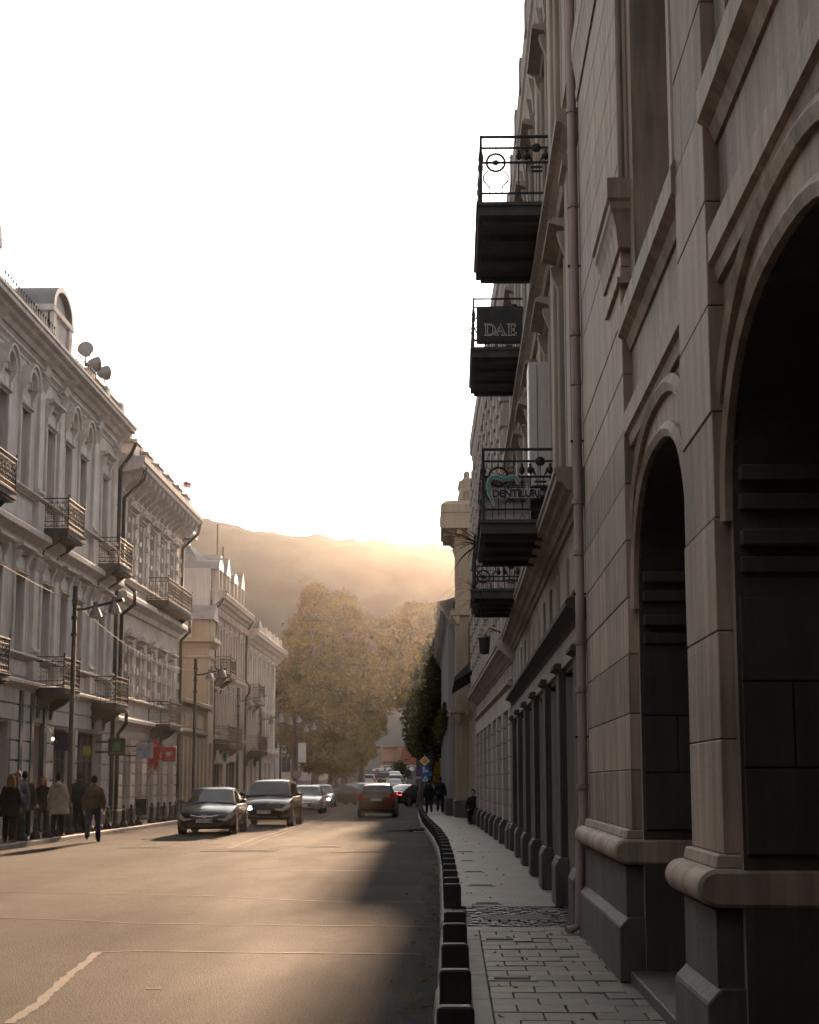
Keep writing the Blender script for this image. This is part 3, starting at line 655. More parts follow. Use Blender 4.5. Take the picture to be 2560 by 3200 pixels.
part('frieze', MB().box(0, L2, -.06, .02, 3.05, 3.35), 'stucco_brown', R2)
for i in range(12): part('frieze_panel', MB().box(-.5, .5, -.05, .02, 3.78, 4.35), 'stucco_brown', R2, (.9 + i * 1.7, 0, 0), bevel=.02)
part('floor_cornice', course(cornice_prof(4.62, 5.02, .32), 0, L2), 'stucco_brown', R2)
part('floor_string', course(string_prof(8.75, 9.12, .24), 0, L2), 'stucco_brown', R2)
part('sill_string', course(string_prof(9.35, 9.5, .12), 0, L2), 'stucco_brown', R2)
part('eaves_cornice', course(cornice_prof(12.9, 14.3, .17), -.2, L2), 'stucco_brown', R2)
part('parapet', MB().box(0, L2, -.05, .3, 14.3, 14.75), 'stucco_brown', R2)
for i in range(9): part('parapet_block', MB().box(-.18, .18, -.19, .3, 13.9, 14.5), 'stucco_brown', R2, (.8 + i * 2.35, 0, 0), bevel=.02)
for i in range(24): part('eaves_bracket', MB().prism([(0, 12.6), (-.05, 12.65), (-.08, 12.95), (-.13, 13.2), (0, 13.2)], 'x', -.1, .1), 'stucco_brown', R2, (.4 + i * .85, 0, 0))
hood = MB().prism(string_prof(0, .16, .27), 'x', -.78, .78).mesh('window_hood', 'stucco_brown')
cons = MB().prism([(0, -.6), (-.04, -.58), (-.07, -.3), (-.15, -.1), (-.17, 0), (0, 0)], 'x', -.07, .07).mesh('console', 'stucco_brown')
jam = MB().box(-.14, 0, -.09, .02, 0, 2.7).mesh('jamb', 'stucco_brown', bevel=.02)
for yy in WY:
    for z0, hh in ((5.1, 2.6), (9.25, 2.45)):
        w_ = window(R2, U(yy), z0, 1.1, hh, .3, (1, 1)); 
        link('window_hood', hood, w_, (0, -.3, hh + .38))
        for s in (-1, 1): link('console', cons, w_, (s * .7, -.3, hh + .38)); link('jamb', jam, w_, (.55 * s + (.14 if s > 0 else 0), -.3, 0))
for yy in [18.4, 21.3, 24.6, 27.8, 30.4, 33.6, 37.4]:
    for z0, z1 in ((5.05, 8.7), (9.5, 12.8)):
        p_ = part('pilaster', MB().box(-.28, .28, -.1, .02, z0, z1), 'stucco_brown', R2, (U(yy), 0, 0), bevel=.015); part('pilaster_capital', MB().prism(string_prof(z1 - .3, z1, .16), 'x', -.33, .33), 'stucco_brown', p_)
# fancy end-on balconies, X from .37 to 1.42
_fr = {}
def fancy_rail(L, H=.93):
    if L in _fr: return _fr[L]
    mb = MB(); q = .011
    for z, t in ((H, .016), (H - .16, .013), (H - .37, .014), (.12, .013)): mb.box(0, L, -t, t, z - t, z + t)
    for x in (0, L): mb.box(x - .018, x + .018, -.018, .018, -.02, H + .02)
    k = max(1, round(L / 1.0)); w = L / k
    for i in range(k):
        x0 = i * w
        cx = x0 + .2 * w
        mb.tube([(cx + .125 * math.cos(a * math.pi / 9), 0, H - .37 + .125 * math.sin(a * math.pi / 9)) for a in range(18)], .017, 5, closed=True)
        for a in range(10): mb.tube([(cx, 0, H - .37), (cx + .12 * math.cos(a * math.pi / 5), 0, H - .37 + .12 * math.sin(a * math.pi / 5))], .007, 4)
        mb.ell((cx, 0, H - .37), (.04, .025, .04), 8, 5)
        for s in (-1, 1):
            mb.tube([(cx + s * .1, 0, H - .28), (cx + s * .15, 0, H - .245), (cx + s * .2, 0, H - .25), (cx + s * .205, 0, H - .29), (cx + s * .18, 0, H - .3)], [.006, .006, .008, .009, .011], 5)
            mb.tube([(cx + s * .1, 0, H - .48), (cx + s * .17, 0, H - .56), (cx + s * .165, 0, H - .63), (cx + s * .09, 0, H - .72), (cx + s * .085, 0, H - .78)], [.01, .012, .014, .01, .006], 5)
            mb.tube([(cx + s * .085, 0, .0), (cx + s * .085, 0, H - .5)], .007, 4); mb.tube([(cx + s * .085, 0, H - .26), (cx + s * .085, 0, H - .06)], .007, 4)
        mb.tube([(cx, 0, 0), (cx, 0, H - .5)], .007, 4); mb.tube([(cx, 0, H - .25), (cx, 0, H - .06)], .007, 4)
        mb.tube([(x0 + .4 * w, 0, 0), (x0 + .4 * w, 0, H)], .008, 4)
        for f in (.51, .62, .88, .97):
            xx = x0 + f * w; mb.tube([(xx, 0, .1), (xx, 0, H - .37)], .009, 5); mb.lathe([(.006, -.1), (.03, -.075), (.042, -.04), (.03, -.005), (.012, .02), (.022, .035), (.004, .06)], 8, (xx, 0, H - .24))
            mb.tube([(xx - .035, 0, 0), (xx, 0, .06), (xx + .035, 0, 0)], .006, 4)
        xx = x0 + .75 * w; mb.ell((xx, 0, H - .16), (.07, .03, .065), 9, 6)
        for d in (-.045, 0, .045): mb.tube([(xx + d, 0, 0), (xx + d, 0, H - (.2 if d == 0 else .37))], .008, 4)
        for d in (-.09, .09): mb.tube([(xx + d * .6, 0, H - .35), (xx + d, 0, H - .3), (xx + d, 0, H - .25)], [.008, .02, .012], 5)
        for z in (.42, .48): mb.box(xx - .08, xx + .08, -.014, .014, z, z + .025)
    _fr[L] = mb.mesh('railing', 'iron', smooth=40); return _fr[L]
def big_balcony(Y0, Y1, z, Xo=.37, thick=.3):
    u0, u1 = U(Y1), U(Y0); pj = 1.42 - Xo
    b = MB().box(u0, u1, -pj, 0, z - .13, z)
    bo = part('balcony', b, 'slab_dark', R2)
    for k in (.02, .34, .66, .9): part('soffit_beam', MB().box(u0 + (u1 - u0) * k, u0 + (u1 - u0) * k + .12, -pj + .07, -.0, z - .2, z - .132), 'slab_dark', bo)
    part('slab_edge', MB().box(u0 - .03, u1 + .03, -pj - .03, 0, z + .002, z + .05), 'slab_dark', bo)
    z += .05
    link('railing', fancy_rail(round(pj - .04, 2)), bo, (u1 - .03, -pj + .04, z + .02), (0, 0, math.pi / 2)); link('railing', fancy_rail(round(pj - .04, 2)), bo, (u0 + .03, -pj + .04, z + .02), (0, 0, math.pi / 2))
    link('railing', fancy_rail(round(u1 - u0 - .08, 2)), bo, (u0 + .04, -pj + .04, z + .02)); return bo
for z in (5.02, 9.40):
    big_balcony(21.75, 24.75, z); big_balcony(30.2, 33.2, z + (.2 if z > 6 else .06))
# DAE cloth banner on the far upper balcony
bn = MB(); n = 14
for i in range(n):
    for j in range(8):
        pass
vs = []
for j in range(9):
    for i in range(13):
        x = .46 + (1.38 - .46) * i / 12; zz = 9.7 + .72 * j / 8 - (.02 * abs(math.sin(i * 1.3)) if j == 8 else 0); y = 30.14 + .012 * math.sin(i * 1.1 + j * .6) * (1 + (j > 6)) ; vs.append((x, y, zz))
bn.add(vs, [(j * 13 + i, j * 13 + i + 1, (j + 1) * 13 + i + 1, (j + 1) * 13 + i) for j in range(8) for i in range(12)])
bro = thing('cloth_banner', 'dark grey cloth banner lettered DAE tied to the end of an upper balcony', 'banner', (.92, 30.14, 9.62))
bm_ = bn.shift((-.92, -30.14, -9.62)).mesh('cloth', 'banner', smooth=60); c_ = link('cloth', bm_, bro); sm = c_.modifiers.new('thick', 'SOLIDIFY'); sm.thickness = .008
def outline(mb, pts, r=.006, y=0): mb.tube([(p[0], y, p[1]) for p in pts], r, 5, closed=True)
let = MB()
outline(let, [(0, 0), (.12, 0), (.17, .03), (.2, .08), (.2, .14), (.17, .19), (.12, .22), (0, .22), (0, .205), (.025, .2), (.025, .02), (0, .015)])
outline(let, [(.06, .02), (.115, .02), (.15, .05), (.16, .11), (.15, .17), (.115, .2), (.06, .2)])
outline(let, [(.19, 0), (.26, 0), (.26, .015), (.235, .02), (.25, .07), (.325, .07), (.345, .02), (.315, .015), (.315, 0), (.41, 0), (.41, .015), (.385, .02), (.3, .225)])
outline(let, [(.257, .09), (.318, .09), (.288, .165)])
outline(let, [(.43, 0), (.59, 0), (.595, .06), (.58, .06), (.56, .02), (.5, .02), (.5, .1), (.535, .1), (.545, .075), (.555, .075), (.555, .145), (.545, .145), (.535, .12), (.5, .12), (.5, .2), (.555, .2), (.575, .165), (.585, .165), (.58, .22), (.43, .22), (.43, .205), (.455, .2), (.455, .02), (.43, .015)])
part('lettering', let, 'white', bro, (-.31, -.03, .24))
# DENTILURI sign on the near lower balcony
ds = thing('clinic_sign', 'cut-out clinic sign with teal tooth outline and dark navy letters on balcony rail', 'sign', (.87, 21.72, 5.07))
def flat_outline(pts, w, y0, y1):
    mb = MB(); P = [Vector(p) for p in pts]; vs = []
    for i, p in enumerate(P):
        d = (P[min(i + 1, len(P) - 1)] - P[max(0, i - 1)]).normalized(); nn = Vector((-d.y, d.x)); ww = w[i] if isinstance(w, list) else w
        for q, y in ((p + nn * ww, y0), (p - nn * ww, y0), (p - nn * ww, y1), (p + nn * ww, y1)): vs.append((q.x, y, q.y))
    return mb.add(vs, [(i * 4 + k, i * 4 + (k + 1) % 4, (i + 1) * 4 + (k + 1) % 4, (i + 1) * 4 + k) for i in range(len(P) - 1) for k in range(4)] + [(0, 1, 2, 3), (len(P) * 4 - 1, len(P) * 4 - 2, len(P) * 4 - 3, len(P) * 4 - 4)])
tooth = [(x_ - .08, z_) for x_, z_ in [(-.23, .17), (-.27, .25), (-.305, .36), (-.315, .46), (-.295, .53), (-.26, .565), (-.2, .57), (-.13, .54), (-.07, .54), (-.02, .565), (.02, .575), (.06, .555), (.08, .5), (.075, .46)]]
tw = [.004, .008, .012, .016, .019, .021, .022, .02, .019, .019, .018, .016, .01, .004]
part('tooth_backing', flat_outline(tooth, [w + .011 for w in tw], -.004, .012), 'white', ds)
part('tooth_outline', flat_outline(tooth, tw, -.014, -.006), 'teal', ds)
for m_, bo_, y_, nm_ in (('white', .016, -.004, 'letter_backing'), ('navy', .005, -.014, 'lettering')):
    me = text_mesh('DENTILURI', .14, m_, .004, bo_); wd_ = .62 / (max(v.co.x for v in me.vertices) - min(v.co.x for v in me.vertices)); link(nm_, me, ds, (-.03, y_, .34), (math.pi / 2, 0, 0), (wd_ * (1.03 if bo_ > .01 else 1), 1, 1))
link('lettering', text_mesh('DENTAL AND ESTHETIC', .038, 'navy', .003), ds, (.1, -.012, .262), (math.pi / 2, 0, 0))
# air conditioners and cabinet on the balconies
def ac(label, loc, w=.8, h=.62, d=.32, fan=True, m='ac_white', cat='air conditioner'):
    t = thing('air_conditioner', label, cat, loc); part('casing', MB().box(-w / 2, w / 2, -d / 2, d / 2, 0, h), m, t, bevel=.02)
    gsl = MB()
    for k in range(9): gsl.box(.02, w / 2 - .06, -d / 2 - .012, -d / 2 + .002, h * .42 + k * .032, h * .42 + k * .032 + .014)
    part('louvre', gsl, 'steel', t)
    part('label_plate', MB().box(-w / 2 + .05, -w / 2 + .2, -d / 2 - .006, -d / 2 + .001, h * .72, h * .84), 'white', t); return t
ac('large white air conditioner standing behind the clinic sign', (.72, 22.0, 5.06), .62, .62, .3)
t = thing('service_cabinet', 'tall narrow grey service cabinet fixed to the wall above the clinic balcony', 'cabinet', (1.26, 23.6, 5.06))
part('casing', MB().box(-.16, .17, -.28, .28, .0, 2.55), 'ac_white', t, bevel=.012); part('door_seam', MB().box(-.045, -.035, -.286, -.27, .05, 2.5), 'steel', t); part('label_plate', MB().box(.03, .085, -.288, -.27, 1.85, 2.2), 'white', t)
ac('dark small unit with cables behind clinic letters', (1.2, 22.05, 5.06), .3, .5, .3, m='iron')
# plants trailing from the balcony edges
def blades(name, label, loc, seed, n=22, Lr=(.3, .7), droop=.9, w=.02):
    r = random.Random(seed); mb = MB()
    for i in range(n):
        a = r.uniform(0, 6.28); el = r.uniform(-.1, 1.2); l = r.uniform(*Lr); d = Vector((math.cos(a) * math.cos(el) - .35, math.sin(a) * math.cos(el), math.sin(el))); p = Vector((0, 0, 0)); pts = [p.copy()]
        for k in range(5): p += d * l / 5; d.z -= droop * .3; pts.append(p.copy())
        s = Vector((-d.y, d.x, .1)).normalized(); vs = []
        for k, q in enumerate(pts): ww = w * (1 - k / 5.2) * .5 + .001; vs += [q + s * ww, q - s * ww]
        mb.add(vs, [(2 * k, 2 * k + 1, 2 * k + 3, 2 * k + 2) for k in range(5)])
    t = thing(name, label, 'plant', loc); o = part('leaves', mb, 'leaf_plant', t); part('pot', MB().lathe([(.06, -.16), (.085, 0), (.09, .01), (.07, .0)], 10), 'wood_dark', t); return t
blades('spider_plant', 'bushy spider plant hanging off the corner below the clinic sign', (.42, 24.6, 5.12), 3, 46, (.3, .75), .8, .035)
blades('trailing_plant', 'thin trailing plant spilling over the lower far balcony edge', (.40, 30.4, 5.12), 5, 34, (.4, .9), 1.2, .014)
blades('trailing_vine', 'small drooping vine at the bottom corner of the lower far balcony', (.41, 30.3, 4.85), 8, 20, (.2, .5), 1.6, .03)

# R3 ribbed house, bends left
R3, L3 = right_house('ribbed_house', 'rose brown house with close vertical ribs and quoined piers beyond the balcony house', .90, 38.75, 62.0, math.atan(.0215))
U = lambda Y: (62.0 - Y) / math.cos(math.atan(.0215))
PY = [39.2, 42.4, 45.3, 48.3, 51.4, 54.6, 58.0, 61.4]; holes = [(U(b) + .32, U(a) - .32, SW, 3.35) for a, b in zip(PY, PY[1:])]
WY = [(a + b) / 2 for a, b in zip(PY, PY[1:])]
for yy in WY: holes += [(U(yy) - .5, U(yy) + .5, 5.6, 8.2), (U(yy) - .5, U(yy) + .5, 9.7, 12.1)]
part('wall', wallmesh(L3, 0, 14.2, holes, .35, 9), 'stucco_rose', R3)
for a, b in zip(PY, PY[1:]): window(R3, U((a + b) / 2), SW, b - a - .64, 3.35 - SW, .34, (1, 1), 'wood_dark', 'shopglass', 'shop_window')
for yy in PY:
    blocks(R3, U(yy), .7, 3.35, .62, .38, .1, 'stucco_rose'); part('pier_base', MB().prism([(.0, SW), (-.2, SW), (-.2, .55), (-.13, .7), (0, .7)], 'x', -.38, .38), 'stone_base', R3, (U(yy), 0, 0), bevel=.01)
part('lintel', MB().box(0, L3, -.08, .02, 3.35, 3.8), 'stucco_rose', R3); part('lintel_string', course(string_prof(3.8, 3.95, .16), 0, L3), 'stucco_rose', R3)
for i in range(16): part('frieze_panel', MB().box(-.5, .5, -.06, .02, 4.0, 4.36), 'stucco_rose', R3, (.8 + i * 1.45, 0, 0), bevel=.02)
part('floor_cornice', course(cornice_prof(4.4, 4.85, .4), 0, L3 + .1), 'stucco_rose', R3)
part('eaves_cornice', course(cornice_prof(13.1, 14.4, .26), 0, L3), 'stucco_rose', R3); part('parapet', MB().box(0, L3, 0, .3, 14.4, 14.8), 'stucco_rose', R3)
for yy in WY:
    for z0, hh in ((5.6, 2.6), (9.7, 2.4)):
        w_ = window(R3, U(yy), z0, 1.0, hh, .3); link('window_hood', hood, w_, (0, -.3, hh + .2))
        for s in (-1, 1): link('console', cons, w_, (s * .7, -.3, hh + .2))
for i in range(15):
    uu = .35 + i * (L3 - .7) / 14; part('rib', MB().box(-.16, .16, -.2, .02, 4.85, 13.1), 'stucco_rose', R3, (uu, 0, 0), bevel=.015)
    blocks(R3, uu, 5.0, 13.0, .42, .62, .26, 'stucco_rose', .2, 'quoin_block')
q = part('lamp_bracket', MB().tube([(U(40), 0, 5.1), (U(40), -.5, 5.3), (U(40), -.62, 5.1)], .02, 6), 'iron', R3); part('lantern', MB().lathe([(.02, .14), (.16, .06), (.13, -.3), (.03, -.34)], 6, (U(40), -.62, 5.0)), 'iron', q)

# R4 corner tower with a sculpture, and pilastered annex between
R4 = thing('corner_tower_house', 'tan pilastered house with boldly projecting cornice carrying a stone figure', 'building', (.12, 76.6, 0), -math.pi / 2 + math.atan(.02))
U = lambda Y: 76.6 - Y
part('wall', wallmesh(U(73.2), 0, 13.9, [(.8, 1.7, .3, 3.2), (.8, 1.7, 5.4, 7.9), (.8, 1.7, 9.6, 11.6)], .3, 9), 'stucco_beige', R4)
for z in (.3, 5.4, 9.6): window(R4, 1.25, z, .9, 2.9 if z < 1 else (2.5 if z < 6 else 2.0), .2)
part('corner_pilaster', MB().box(U(73.2) - .6, U(73.2) + .08, -.09, .5, .6, 12.0), 'stucco_beige', R4, bevel=.01)
part('plinth', MB().box(-.05, U(73.2) + .14, -.16, 8, SW, .85), 'stone_base', R4, bevel=.02)
for z0, z1, p in ((4.2, 4.85, .34), (8.5, 9.1, .3)):
    part('belt_cornice', course(cornice_prof(z0, z1, p), -.1, U(73.2) + .25), 'stucco_beige', R4); part('belt_cornice_return', MB().prism([(U(73.2) - .1, z0), (U(73.2) + .06, z0), (U(73.2) + p * .5, z0 + (z1 - z0) * .5), (U(73.2) + p, z0 + (z1 - z0) * .65), (U(73.2) + p, z1), (U(73.2) - .1, z1)], 'y', -p * .98, 8), 'stucco_beige', R4)
def top_cornice():
    mb = MB(); prof = [(0, 11.9), (.06, 12.05), (.12, 12.35), (.42, 12.62), (.68, 12.7), (.68, 13.35), (.72, 13.4), (.72, 13.75), (.5, 13.95)]
    lv = []
    for p, z in prof: lv.append([(-.3, -p, z), (U(73.2) + p, -p, z), (U(73.2) + p, 8, z)])
    for a, b in zip(lv, lv[1:]):
        for k in range(2): mb.quad(a[k], a[k + 1], b[k + 1], b[k])
    mb.quad((-.3, -.5, 13.95), (U(73.2) + .5, -.5, 13.95), (U(73.2) + .5, 8, 13.95), (-.3, 8, 13.95)); mb.quad((-.3, 0, 11.9), *[(-.3, -p, z) for p, z in prof], (-.3, 0, 13.95))
    return mb
part('main_cornice', top_cornice(), 'stucco_beige', R4)
for k in range(8): part('modillion', MB().box(-.1, .1, -.6, 0, 12.45, 12.68), 'stucco_beige', R4, (.1 + k * .45, 0, 0))
for k in range(5): part('modillion', MB().box(0, .55, -.1, .1, 12.45, 12.68), 'stucco_beige', R4, (U(73.2), .1 + k * .45, 0))
# sculpture
scu = thing('stone_sculpture', 'weathered stone figure seated on a block atop the cornice of the tan corner house', 'sculpture', (.62, 73.6, 13.95))
mb = MB(); mb.taper((-.42, .5, -.4, .4, 0), (-.36, .42, -.34, .34, .42)); part('block', mb, 'stucco_beige', scu, bevel=.03)
mb = MB(); mb.capsule((0, 0, .5), (.02, 0, 1.0), .3, .24, 12); mb.ell((.02, -.02, 1.3), (.17, .18, .2), 12, 8); mb.capsule((-.1, -.1, .52), (-.22, -.36, .5), .16, .13); mb.capsule((.14, -.1, .52), (.2, -.38, .5), .16, .13); mb.capsule((-.22, -.38, .5), (-.22, -.42, .1), .12, .1); mb.capsule((.2, -.4, .5), (.2, -.44, .1), .12, .1)
mb.capsule((-.26, 0, .98), (-.34, -.1, .62), .1, .08); mb.capsule((.28, 0, .98), (.36, -.1, .62), .1, .08)
tmp = bpy.data.objects.new('tmp', mb.mesh('figure', 'stucco_beige')); COL.objects.link(tmp); md = tmp.modifiers.new('r', 'REMESH'); md.mode = 'VOXEL'; md.voxel_size = .03; ms = tmp.modifiers.new('s', 'SMOOTH'); ms.iterations = 6
me = baked(tmp); bpy.data.objects.remove(tmp); me.shade_smooth(); link('figure', me, scu)
# annex
RA, LA = right_house('annex_house', 'low pilastered annex with sloped dark awning roof between ribbed house and corner tower', .80, 62.1, 73.0, math.atan(.012))
part('wall', wallmesh(LA, 0, 8.6, [], .3, 8), 'stucco_beige', RA)
for k in range(4):
    uu = LA - .8 - k * 2.9; p_ = part('pilaster', MB().box(-.3, .3, -.14, .02, .7, 4.2), 'stucco_beige', RA, (uu, 0, 0), bevel=.01); part('pilaster_base', MB().box(-.4, .4, -.24, .02, SW, .75), 'stone_base', p_, bevel=.03); part('pilaster_capital', MB().prism(cornice_prof(4.1, 4.6, .3), 'x', -.45, .45), 'stucco_beige', p_)
part('awning', MB().prism([(0, 6.4), (-.9, 5.5), (-.9, 5.35), (0, 5.9)], 'x', 1.0, LA - .5), 'slab_dark', RA); part('belt', course(string_prof(4.7, 5.0, .2), 0, LA), 'stucco_beige', RA)
for k in range(3): window(RA, 1.7 + k * 3.0, 1.0, 1.2, 2.6, -.03, (1, 1), 'wood_dark', 'shopglass')
# R5 far colonnade building
R5, L5 = right_house('colonnade_building', 'long grey blue building with regular pilasters and heavy tiled eaves', -.76, 76.8, 118, math.atan(.0165))
NB = 13; holes = []
for k in range(NB):
    c = (k + .5) * L5 / NB; holes += [(c - .75, c + .75, .5, 4.0), (c - .65, c + .65, 5.6, 8.4)]
part('wall', wallmesh(L5, 0, 9.6, holes, .35, 10), 'stucco_blue', R5)
for k in range(NB):
    c = (k + .5) * L5 / NB; window(R5, c, .5, 1.5, 3.5, .25, (1, 2), 'wood_dark'); window(R5, c, 5.6, 1.3, 2.8, .25)
for k in range(NB + 1):
    c = min(L5 - .3, max(.3, k * L5 / NB)); p_ = part('pilaster', MB().box(-.24, .24, -.16, .02, .9, 9.0), 'stucco_blue', R5, (c, 0, 0), bevel=.01); part('pilaster_base', MB().box(-.36, .36, -.3, .02, SW, .9), 'stone_base', p_, bevel=.03)
part('belt_course', course(string_prof(4.4, 4.75, .24), 0, L5), 'stucco_blue', R5)
part('eaves', course(cornice_prof(8.9, 9.9, .55), -.2, L5), 'roof_tin', R5)
part('roof', MB().prism([(-.4, 9.9), (2.5, 10.9), (8, 10.9), (8, 9.9)], 'x', 0, L5), 'roof_tin', R5)
for k in range(40): part('eaves_tile', MB().box(-.16, .16, -.3, .3, -.1, .1), 'roof_tin', R5, (.6 + k * 1.03, -.34, 9.92), (R(14), 0, 0), bevel=.04)
for k in range(2): part('chimney', MB().box(-.35, .35, 1.2, 1.9, 10.0, 11.7), 'stucco_rose', R5, (L5 - 1.5 - k * 14, 0, 0), bevel=.03)
ivy = MB(); r = random.Random(4)
for i in range(900):
    c = Vector((r.uniform(0, L5), -.25 - abs(r.gauss(0, .14)), 4.6 + r.gauss(0, .22))); a = Vector((r.uniform(-1, 1), r.uniform(-1, 1), r.uniform(-1, 1))).normalized() * .13; b = a.orthogonal().normalized() * .1; ivy.quad(c - a - b, c + a - b, c + a + b, c - a + b)
o = part('ivy', ivy, 'leaf_green', R5); o['kind'] = 'stuff'
# ================================================================== LEFT SIDE
XL = -12.8
def left_house(name, label, Y0, X=XL): return thing(name, label, 'building', (X, Y0, 0), math.pi / 2)
# ---- B1: grey house with paired arched hoods
B1 = left_house('grey_palace', 'ornate grey stucco house with pilasters, arched window hoods and a curved parapet gable', 40.0); Y0 = 40.0; L = 62.1 - Y0
WIN = [(40.9, 1), (43.0, 0), (45.9, 1), (48.4, 1), (51.55, 0), (53.95, 1), (56.2, 1), (59.85, 0)]
PIL = [41.8, 44.3, 50.1, 52.75, 58.0, 61.5]
holes = []
for y, k in WIN: holes += [(y - Y0 - .5, y - Y0 + .5, 10.25, 12.65), (y - Y0 - .5, y - Y0 + .5, 5.38, 7.65)]
GR = [(40.6, 43.5), (44.4, 47.9), (50.2, 51.8), (53.1, 56.1), (56.5, 60.4)]
for a, b in GR: holes.append((a - Y0, b - Y0, .3, 3.35))
part('wall', wallmesh(L, 0, 14.4, holes, .32, 10), 'stucco_grey', B1)
g_hood_arch = MB().arch(0, 0, .46, .62, -.26, .02, 0, 180, 14); g_hood_arch.arch(0, 0, .62, .70, -.34, .02, 0, 180, 14); g_hood_arch.arch(0, 0, .34, .44, -.12, .02, 0, 180, 12)
g_hood_arch = g_hood_arch.mesh('arched_hood', 'stucco_trim', smooth=40)
tymp = MB(); tymp.add([(0, -.06, 0)] + [(.5 * math.cos(math.pi * i / 12), -.06, .5 * math.sin(math.pi * i / 12)) for i in range(13)], [(0, i + 1, i + 2) for i in range(12)]); tymp = tymp.mesh('tympanum', 'stucco_grey')
g_flat = MB().prism(string_prof(0, .24, .34), 'x', -.78, .78).mesh('flat_hood', 'stucco_trim')
g_cons = MB().prism([(0, -.85), (-.05, -.85), (-.07, -.6), (-.12, -.5), (-.1, -.35), (-.22, -.1), (-.24, 0), (0, 0)], 'x', -.1, .1).mesh('console', 'stucco_trim', smooth=30)
g_panel = MB().box(-.42, .42, -.07, .02, .12, .52).mesh('hood_panel', 'stucco_trim', bevel=.03)
g_lint = MB().prism(string_prof(0, .12, .16), 'x', -.62, .62).mesh('lintel', 'stucco_trim')
g_arch = MB(); g_arch.box(-.66, -.5, -.08, .02, 0, 2.3); g_arch.box(.5, .66, -.08, .02, 0, 2.3); g_arch = g_arch.mesh('architrave', 'stucco_trim', bevel=.02)
g_sill = MB().prism(string_prof(-.16, 0, .2), 'x', -.75, .75).mesh('sill', 'stucco_trim')
for y, k in WIN:
    for z0, hh, ar in ((10.25, 2.4, k), (5.38, 2.27, 0)):
        w_ = window(B1, y - Y0, z0, 1.0, hh, .22, (1, 1)); o = -.22
        link('architrave', g_arch, w_, (0, o, 0)); link('lintel', g_lint, w_, (0, o, hh)); link('hood_panel', g_panel, w_, (0, o, hh + .05)); link('sill', g_sill, w_, (0, o, 0))
        for s in (-1, 1): link('console', g_cons, w_, (s * .6, o, hh + .68))
        if ar: link('arched_hood', g_hood_arch, w_, (0, o, hh + .68)); link('tympanum', tymp, w_, (0, o, hh + .68))
        else: link('flat_hood', g_flat, w_, (0, o, hh + .66))
cap = MB(); cap.prism(string_prof(.42, .6, .2), 'x', -.4, .4)
for a in range(5):
    x = -.28 + a * .14; cap.tube([(x, -.1, 0), (x, -.16, .2), (x * 1.1, -.22, .34), (x * 1.1, -.27, .36), (x * 1.1, -.26, .3)], [.03, .045, .05, .035, .02], 5)
for a in range(4):
    x = -.21 + a * .14; cap.tube([(x, -.1, .2), (x, -.18, .36), (x, -.24, .44)], [.03, .04, .025], 5)
cap = cap.mesh('capital', 'stucco_trim')
for y in PIL:
    for z0, z1 in ((10.25, 14.2), (5.38, 8.55)):
        p_ = part('pilaster', MB().box(-.27, .27, -.12, .02, z0, z1 - .55), 'stucco_trim', B1, (y - Y0, 0, 0), bevel=.012); link('capital', cap, p_, (0, 0, z1 - .6)); part('pilaster_foot', MB().prism(string_prof(z0, z0 + .25, .2), 'x', -.36, .36), 'stucco_trim', p_)
    for z0, z1 in ((9.2, 10.1), (4.66, 5.24)): part('pedestal', MB().box(-.36, .36, -.2, .02, z0, z1), 'stucco_trim', B1, (y - Y0, 0, 0), bevel=.02)
for z0, z1, p in ((4.3, 4.62, .26), (5.22, 5.39, .22), (8.55, 9.12, .42), (10.08, 10.26, .26), (14.12, 14.35, .18)): part('string_course', course(string_prof(z0, z1, p), 0, L), 'stucco_trim', B1)
part('main_cornice', course(cornice_prof(14.4, 15.05, .75), 0, L), 'stucco_trim', B1); part('frieze', MB().box(0, L, -.05, .05, 14.3, 14.42), 'stucco_grey', B1)
for i, (a, b) in enumerate(zip([40.2] + PIL, PIL)):
    if b - a > 1.2: part('apron_panel', MB().box((a - Y0) + .6, (b - Y0) - .6, -.06, .02, 9.3, 9.95), 'stucco_trim', B1, bevel=.025); part('apron_panel', MB().box((a - Y0) + .6, (b - Y0) - .6, -.06, .02, 4.72, 5.16), 'stucco_trim', B1, bevel=.025)
for y in PIL: part('cornice_console', MB().prism([(0, 14.1), (-.2, 14.12), (-.28, 14.35), (-.55, 14.55), (0, 14.6)], 'x', -.24, .24), 'stucco_trim', B1, (y - Y0, 0, 0))
# parapet with curved gable, piers and iron cresting
def gable(yc, w=2.6, zb=15.05):
    u = yc - Y0; mb = MB(); mb.box(u - w / 2, u + w / 2, -.3, .9, zb, zb + 1.25); mb.box(u - w / 2 - .12, u + w / 2 + .12, -.42, 1.0, zb + 1.1, zb + 1.3)
    o = part('parapet_gable', mb, 'stucco_trim', B1, bevel=.02)
    a = MB(); n = 14; pts = [(u + (w / 2) * math.cos(math.pi * i / n), zb + 1.3 + 0.8 * math.sin(math.pi * i / n)) for i in range(n + 1)]
    a.prism(pts, 'y', -.22, .9); part('gable_arch', a, 'stucco_grey', o); part('gable_rim', MB().arch(u, zb + 1.3, w / 2 - .18, w / 2 + .06, -.42, .95, 0, 180, 16, 0.8 / (w / 2) * 1.02), 'zinc', o, smooth=35)
    for s in (-1, 1): part('gable_pier', MB().box(u + s * (w / 2 - .2) - .2, u + s * (w / 2 - .2) + .2, -.4, -.2, zb, zb + 1.1), 'stucco_trim', o, bevel=.02)
gable(51.2); gable(42.4)
